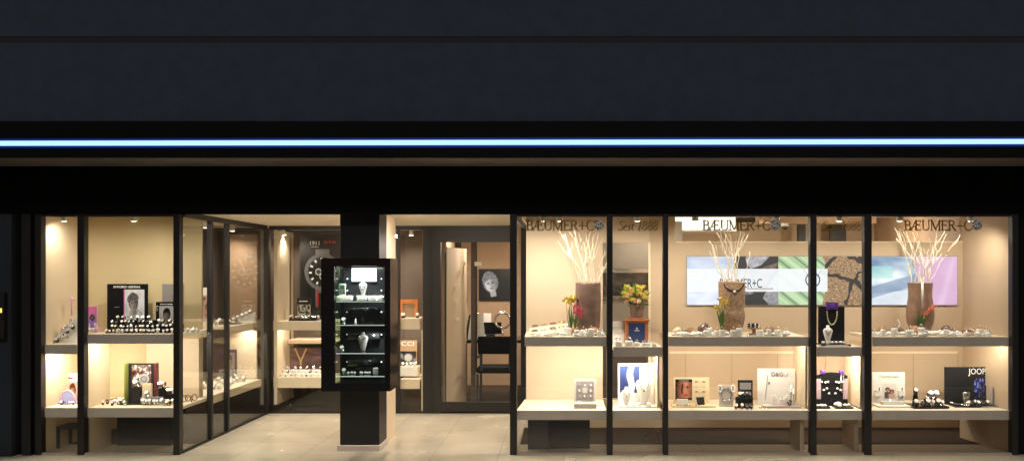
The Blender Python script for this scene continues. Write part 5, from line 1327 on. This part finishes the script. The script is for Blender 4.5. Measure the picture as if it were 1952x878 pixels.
# D&G board
t, w_, h = board('square white board with two big black initials and hanging chains', 'brand_board', 'display board', 1444, 1516, 702, .38, z, 'white', .014)
txt('lettering', 'D&G', .042, 'blackprint', t, (.02 * w_, -.003, .79 * h), width=.30 * w_)
MB().tube([(-.29 * w_ + .02 * i + (.0 if i < 2 else -.028 * (i - 1)), -.006, .97 * h - .075 * i) for i in range(5)], .0025, 5).build('chain', 'steel', t)
MB().blob((-.20 * w_, -.010, .60 * h), (.009, .006, .011), amp=0).build('pendant', 'blackgloss', t)
MB().tube([(.15 * w_, -.006, .97 * h), (.22 * w_, -.006, .80 * h), (.25 * w_, -.006, .77 * h), (.28 * w_, -.006, .82 * h), (.31 * w_, -.006, .97 * h)], .0025, 5).build('chain', 'steel', t)
t = thing('display_slab', 'low grey slab carrying jewels before the square white chain board', 'display stand', (X(1490, .22), .22, z + .001)); bx('slab', 'greycard', t, -.18, .18, -.06, .10, 0, .02, bev=.002); bx('pink_sheet', 'pinkplastic', t, -.04, .08, -.05, .0, .021, .023)
for px, y, hgt, lab in ((1476, .26, .075, 'white block with a dark jewel before the square white chain board'), (1491, .25, .06, 'pale pink block before the square white chain board'), (1499, .27, .075, 'white block with a pearl next to the tall rods')):
    o = MB().rbox(-.025, .025, -.02, .02, 0, hgt, 0, .004); o.blob((0, -.012, hgt + .010), (.010, .008, .011), 1, amp=.1, nu=8, nv=6); tag(o.build('jewel_block', ['porc', 'silver'], None, (X(px, y), y, z + .0225)), lab, 'display stand')
for px, hgt, lab in ((1508, .185, 'tallest silver rod stand beside the square white chain board'), (1513, .15, 'shorter silver rod stand beside the square white chain board')):
    tag(MB().cyl((0, 0, 0), .016, .006, n=12).cyl((0, 0, .006), .008, hgt, n=10).build('rod_stand', 'silver', None, (X(px, .24), .24, z + .0225)), lab, 'display stand')
for i, px in enumerate((1448, 1453, 1460, 1467, 1474)):
    tag(MB().ring((0, 0, .0045), .013, .004, 'z', 12, 5).build('finger_ring', ('steel', 'gold', 'silver')[i % 3], None, (X(px, .2), .16 + .02 * (i % 2), z + .0025)), 'small ring on the shelf before the square white chain board', 'ring', 'rings before the square white chain board')
watch((X(1505, .19), .19, z + .0225), 4, 'black watch lying at the end of the grey slab by the rods', None, 1.0, .3)
# folding black earring screen
y = .30
t = thing('earring_screen', 'black two-leaf folding screen with white earrings and purple clips', 'earring stand', (X(1586, y), y, z + .001)); k = S(y)
h = Z(709, y) - z
for s, m_ in ((-1, 0), (1, 0)):
    poly = [(s * .002, 0), (s * 30 * k, 0), (s * 30 * k, h * .90)] + [(s * (30 - 28 * i / 6) * k, h * (.90 + .10 * math.sin(i / 6 * 1.5))) for i in range(1, 6)] + [(s * .002, h)]
    MB().prism(poly, 0, .012).build('leaf', 'velvet', t)
    MB().rbox(s * 18 * k - .022, s * 18 * k + .022, -.012, .02, h * .95, h * 1.06, 0, .006).build('clip', 'purple', t)
    pic('picture', lambda u, v: clampmix((.55, .45, .50), (.80, .74, .74), .5 + fbm(u, v, 5)), .045, .2, 8, 26, t, (s * 25.5 * k, -.002, .07))
    for i, (dx, dz) in enumerate(((8, .72), (13, .70), (10, .52), (16, .48), (6, .38), (20, .72))):
        MB().blob((s * dx * k, -.008, dz * h), (.013, .008, .011), seed=i, amp=.35, nu=9, nv=6).build('earring', 'porc', t)
MB().tube([(17 * k, -.008, h * .95), (16 * k, -.012, h * .5), (19 * k, -.012, h * .4), (21 * k, -.010, h * .93)], .004, 6).build('chain', 'silver', t)
for px0, px1, lab in ((1553, 1580, 'black tray with white jewels before the first leaf of the folding screen'), (1590, 1624, 'black tray with white jewels before the second leaf of the folding screen')):
    t = thing('jewellery_tray', lab, 'tray', (X((px0 + px1) / 2, .18), .18, z + .001)); bx('tray', 'blackgloss', t, -(px1 - px0) / 2 * S(.18), (px1 - px0) / 2 * S(.18), -.06, .08, 0, .016, bev=.003)
for i, (px, y, r_) in enumerate(((1558, .16, .016), (1566, .15, .02), (1573, .17, .014), (1597, .19, .03), (1601, .14, .016), (1612, .17, .02), (1618, .2, .016))):
    tag(MB().blob((0, 0, r_ * .6), (r_ * 1.3, r_, r_ * .8), seed=i, amp=.3, nu=12, nv=8, flat=True).build('pearl_jewel', 'porc', None, (X(px, y), y, z + .0175)), 'white jewel on the black trays before the folding screen', 'jewel', 'jewels before the folding screen')
# white script board
t, w_, h = board('white board with thin script heading and a couple picture', 'brand_board', 'display board', 1663, 1725, 709, .36, z, 'white', .014)
txt('lettering', 'Thomas Sabo', .026, 'greyprint', t, (.0, -.003, .84 * h), width=.62 * w_, shear=.35, ext=.0008)
def couple(u, v):
    c = (.86, .84, .82)
    for cx_, cy_, sk in ((.38, .62, .0), (.68, .48, .1)):
        if ((u - cx_) / .17) ** 2 + ((v - cy_) / .14) ** 2 < 1: c = (.20 + sk, .12 + sk * .6, .10)
        if ((u - cx_) / .10) ** 2 + ((v - cy_ + .04) / .09) ** 2 < 1: c = (.72, .50, .42)
        if abs(u - cx_) < .22 and v < cy_ - .14 and v > .06: c = (.74, .64, .60) if sk else (.30, .26, .26)
    return c
sheet(t, w_, h, .30, .74, .18, .66, couple, .005)
for a in (-.44, .28): bx('shelf', 'white', t, a * w_, (a + .2) * w_, -.03, -.001, .28 * h, .46 * h, bev=.002)
bx('base', 'white', t, -w_ / 2, w_ / 2 + .05, -.17, -.001, 0, .016, bev=.002); bx('step', 'white', t, -.3 * w_, .36 * w_, -.10, -.031, .017, .05, bev=.002)
for i, (a, b) in enumerate(((-.33, .50), (.37, .50), (.37, .26))): MB().blob((a * w_, -.036, b * h), (.006, .005, .018), amp=.2, nu=8, nv=6).build('pendant', 'blackgloss', t)
for i in range(6):
    tag(MB().ring((0, 0, .010), .009, .003, 'y', 12, 5).build('finger_ring', 'silver', None, (X(1683 + 6 * i, .3), .285, z + .0525)), 'silver ring on the step of the white script board', 'ring', 'rings on the white step')
# black tray with watches
t = thing('jewellery_tray', 'black tray with upright watches between the white script board and the large black board', 'tray', (X(1769, .2), .20, z + .001)); k = S(.2)
bx('tray', 'blackgloss', t, -33 * k, 34 * k, -.08, .16, 0, .022, bev=.004)
tag(MB().lathe([(.030, 0), (.030, .02), (.020, .09), (.022, .10)], 16).build('watch_cone', 'velvet', None, (X(1745, .25), .25, z + .0235)), 'black cone stand on the tray beside the white script board', 'watch stand')
for (px, y, hh, s_, k_) in ((1745, .235, .10, 1.1, 2), (1745, .16, .0, 1.2, 2), (1772, .24, .055, 1.5, 0), (1782, .25, .055, 1.5, 1), (1768, .15, 0, 1.3, 2), (1777, .17, 0, 1.1, 6), (1787, .16, 0, 1.3, 3), (1758, .15, 0, .9, 4), (1795, .18, 0, 1.0, 0)):
    watch((X(px, y), y, z + .0235 + hh), k_, 'wristwatch on the black tray between the white script board and the large black board', 'watches on the black tray by the large black board', s_, 0)
tag(bx('jewel_plinth', 'velvet', None, X(1764, .25), X(1790, .25), .23, .29, z + .0235, z + .077, bev=.004), 'black velvet block on the tray beside the large black board', 'display stand')
# JOOP! board
t, w_, h = board('large black board with bold white capitals and a blue glass print', 'brand_board', 'display board', 1801, 1886, 699, .40, z, 'black', .016)
txt('lettering', 'JOOP!', .058, 'whiteprint', t, (.245 * w_, -.003, .81 * h), width=.42 * w_)
def blueglass(u, v):
    k_ = fbm(u * 1.2, v * .7, 5, 6)
    return (.55, .62, .95) if k_ > .14 else ((.16, .18, .45) if k_ > -.06 else (.05, .05, .10))
sheet(t, w_, h, .66, .97, .18, .70, blueglass, .005)
bx('base', 'blackgloss', t, -w_ / 2 + .01, w_ / 2 + .09, -.20, -.001, 0, .014, bev=.003); bx('white_band', 'white', t, .10 * w_, .52 * w_, -.203, -.2005, .003, .010)
for px, hgt, r_, lab, m_ in ((1869, .16, .010, 'slim dark bottle stand before the blue glass print', 'blackgloss'), (1878, .19, .010, 'taller slim dark bottle stand at the board edge', 'blackgloss'), (1890, .17, .014, 'thick dark cylinder stand outside the large black board', 'midgrey')):
    tag(MB().lathe([(r_ * 1.4, 0), (r_ * 1.4, .01), (r_, .016), (r_, hgt), (r_ * .6, hgt + .006)], 14).build('rod_stand', m_, None, (X(px, .27), .27, z + .0155)), lab, 'display stand')
o = MB().ring((0, 0, .012), .014, .006, 'y', 16, 6).ring((0, 0, .036), .014, .006, 'y', 16, 6); o.T = Matrix.Rotation(.2, 4, 'Y')
tag(MB().lathe([(.030, 0), (.036, .12), (.030, .125)], 16, sy=.5).build('cuff_bangle', 'silver', None, (X(1842, .28), .28, z + .0155)), 'broad silver cuff bangle upright on the large black board base', 'bangle')
tag(MB().tube([(-.13 + .02 * i, -.01 * math.sin(i * .9), .004 + .03 * (1 - i / 8) ** 2) for i in range(9)], .0065, 6).build('chain_necklace', 'silver', None, (X(1836, .24), .24, z + .0175)), 'silver chain necklace draped along the large black board base', 'necklace')
for px, y, k_ in ((1850, .22, 4), (1858, .25, 2), (1864, .21, 3), (1872, .22, 4), (1881, .23, 2), (1845, .2, 0)):
    watch((X(px, y), y, z + .0155), k_, 'small dark watch standing on the large black board base', 'watches on the large black board base', 1.0, 0)
tag(MB().tube([(-.01, 0, 0), (-.012, 0, .05), (.0, 0, .085), (.012, 0, .05), (.012, 0, 0)], .006, 6).build('ring_clip', 'darkstone', None, (X(1901, .26), .26, z + .0155)), 'small dark looped clip beyond the thick cylinder stand', 'display stand')
# handbag-like cable under the low-set shelf
t = tag(MB().tube([(-.07, 0, .01), (-.05, .01, .06), (.0, 0, .11), (.04, .01, .13), (.075, 0, .08), (.09, 0, .012)], .006, 6).rbox(-.09, -.03, -.02, .02, 0, .05, 0, .006).build('cable', 'cable', None, (X(1240, .5), .52, .009)), 'black cable loop with a small plug box under the low-set shelf', 'cable')

# ---- backlit picture panel on the partition
y = .735; x0, x1 = X(1309.5, y), X(1824.5, y); z0, z1 = Z(580.5, y), Z(488.5, y)
t = thing('light_panel', 'long backlit panel of sky, stones, leaf, cracked earth, wave and pink pictures', 'light panel', ((x0 + x1) / 2, y, z0))
bx('frame', 'midgrey', t, -(x1 - x0) / 2 - .006, (x1 - x0) / 2 + .006, .0, .014, -.006, z1 - z0 + .006)
q = random.Random(3)
def seeds(n, a, b, e=.15):
    return [(a + (b - a) * q.random() * (1 + e) - e * (b - a) / 2, -e + (1 + 2 * e) * q.random(), q.random()) for _ in range(n)]
SW = 5.6  # panel aspect
ST = seeds(9, .16, .36, .3); CR = seeds(8, .50, .70, .3)
def near(P, u, v):
    d = sorted((math.hypot((u - a) * SW, v - b), c) for a, b, c in P); return d[0][0], d[1][0], d[0][1]
def lightbox(u, v):
    wob = .012 * n2(u, v, 9)
    if u < .175:
        c = clampmix((.55, .64, .82), (.93, .95, 1.0), .55 + 1.0 * fbm(u * 3, v, 2.2, 3) - .5 * (v - .5) + u * 1.2)
    elif u < .338:
        a, b, s = near(ST, u, v)
        if b - a < .07 or (s > .8): c = (.04, .05, .07)
        else:
            g_ = .30 + .45 * s + .35 * fbm(u * SW, v, 14, 2) + .12 * (v - .5); c = (g_ * .96, g_ * .95, g_) 
            if s < .16: c = (g_ * 1.0, g_ * .80, g_ * .66)
    elif u < .505 + wob:
        k = math.sin((u * SW * .72 + v * .9) * 22) * .5 + .5; k2 = n2(u * SW + v * 1.3, 0, 9); s = max(0, min(1, k * .5 + .5 + k2 * .4))
        c = clampmix((.42, .56, .36), (.76, .88, .68), s); 
        if k < .05: c = (.40, .50, .36)
    elif u < .684:
        a, b, s = near(CR, u + .012 * n2(u * SW, v, 7, 1), v + .05 * n2(u * SW, v, 7, 2))
        g_ = 1 + .9 * fbm(u * SW, v, 26, 7)
        c = (.60 * g_, .45 * g_, .30 * g_)
        if b - a < .055: c = (.05, .035, .03)
        elif n2(u * SW, v, 34, 3) < -.35: c = (.22, .15, .10)
    elif u < .845 + .012 * math.sin(v * 4):
        k = fbm(u * SW * .6 + v * .5, v * 1.3, 2.2, 4); c = clampmix((.36, .50, .66), (.95, .98, 1.0), .55 + 1.3 * k)
        if .55 < v < .8 and u < .76: c = clampmix(c, (.62, .90, .86), .6)
        if v < .25 + .6 * (u - .72): c = clampmix(c, (.97, .98, 1), .75)
        if abs(v - .35 - 1.6 * (u - .74)) < .12: c = clampmix(c, (.42, .52, .66), .6)
    else:
        k = max(0, 1 - abs((u - .965) - .05 * (v - .5)) / .02); c = clampmix((.80, .58, .76), (.90, .74, .88), .4 + .8 * fbm(u * 3, v, 2, 9) + .5 * k)
    if .272 < v < .742 and u < .520:
        c = clampmix(c, (.97, .98, 1.0), .93)
    return clampmix(c, (.92, .92, .93), .14)
pic('backlit_print', lightbox, x1 - x0, z1 - z0, 620, 112, t, (0, -.0015, 0), 'lightbox')
txt('lettering', 'BÆUMER+C', .095, 'navy', t, (X(1412, y) - (x0 + x1) / 2, -.004, Z(548, y) - z0), width=X(1452, y) - X(1372, y), ext=.0005)
MB().ring((X(1549, y) - (x0 + x1) / 2, -.006, Z(533, y) - z0), .072, .006, 'y', 28, 5).build('pendant_print', 'navy', t)
for s in (-1, 1): MB().tube([(X(1549 + s * 8, y) - (x0 + x1) / 2, -.006, Z(527, y) - z0), (X(1549 + s * 17, y) - (x0 + x1) / 2, -.006, Z(514, y) - z0)], .003, 5).build('chain_print', 'greyprint', t)
txt('lettering', 'Die', .05, 'whiteprint', t, (X(1326, y) - (x0 + x1) / 2, -.004, Z(526, y) - z0), ext=.0005)
MB().box(X(1424, y) - (x0 + x1) / 2, X(1474, y) - (x0 + x1) / 2, -.003, -.0018, Z(551, y) - z0, Z(548.6, y) - z0).build('print_line', 'greyprint', t)
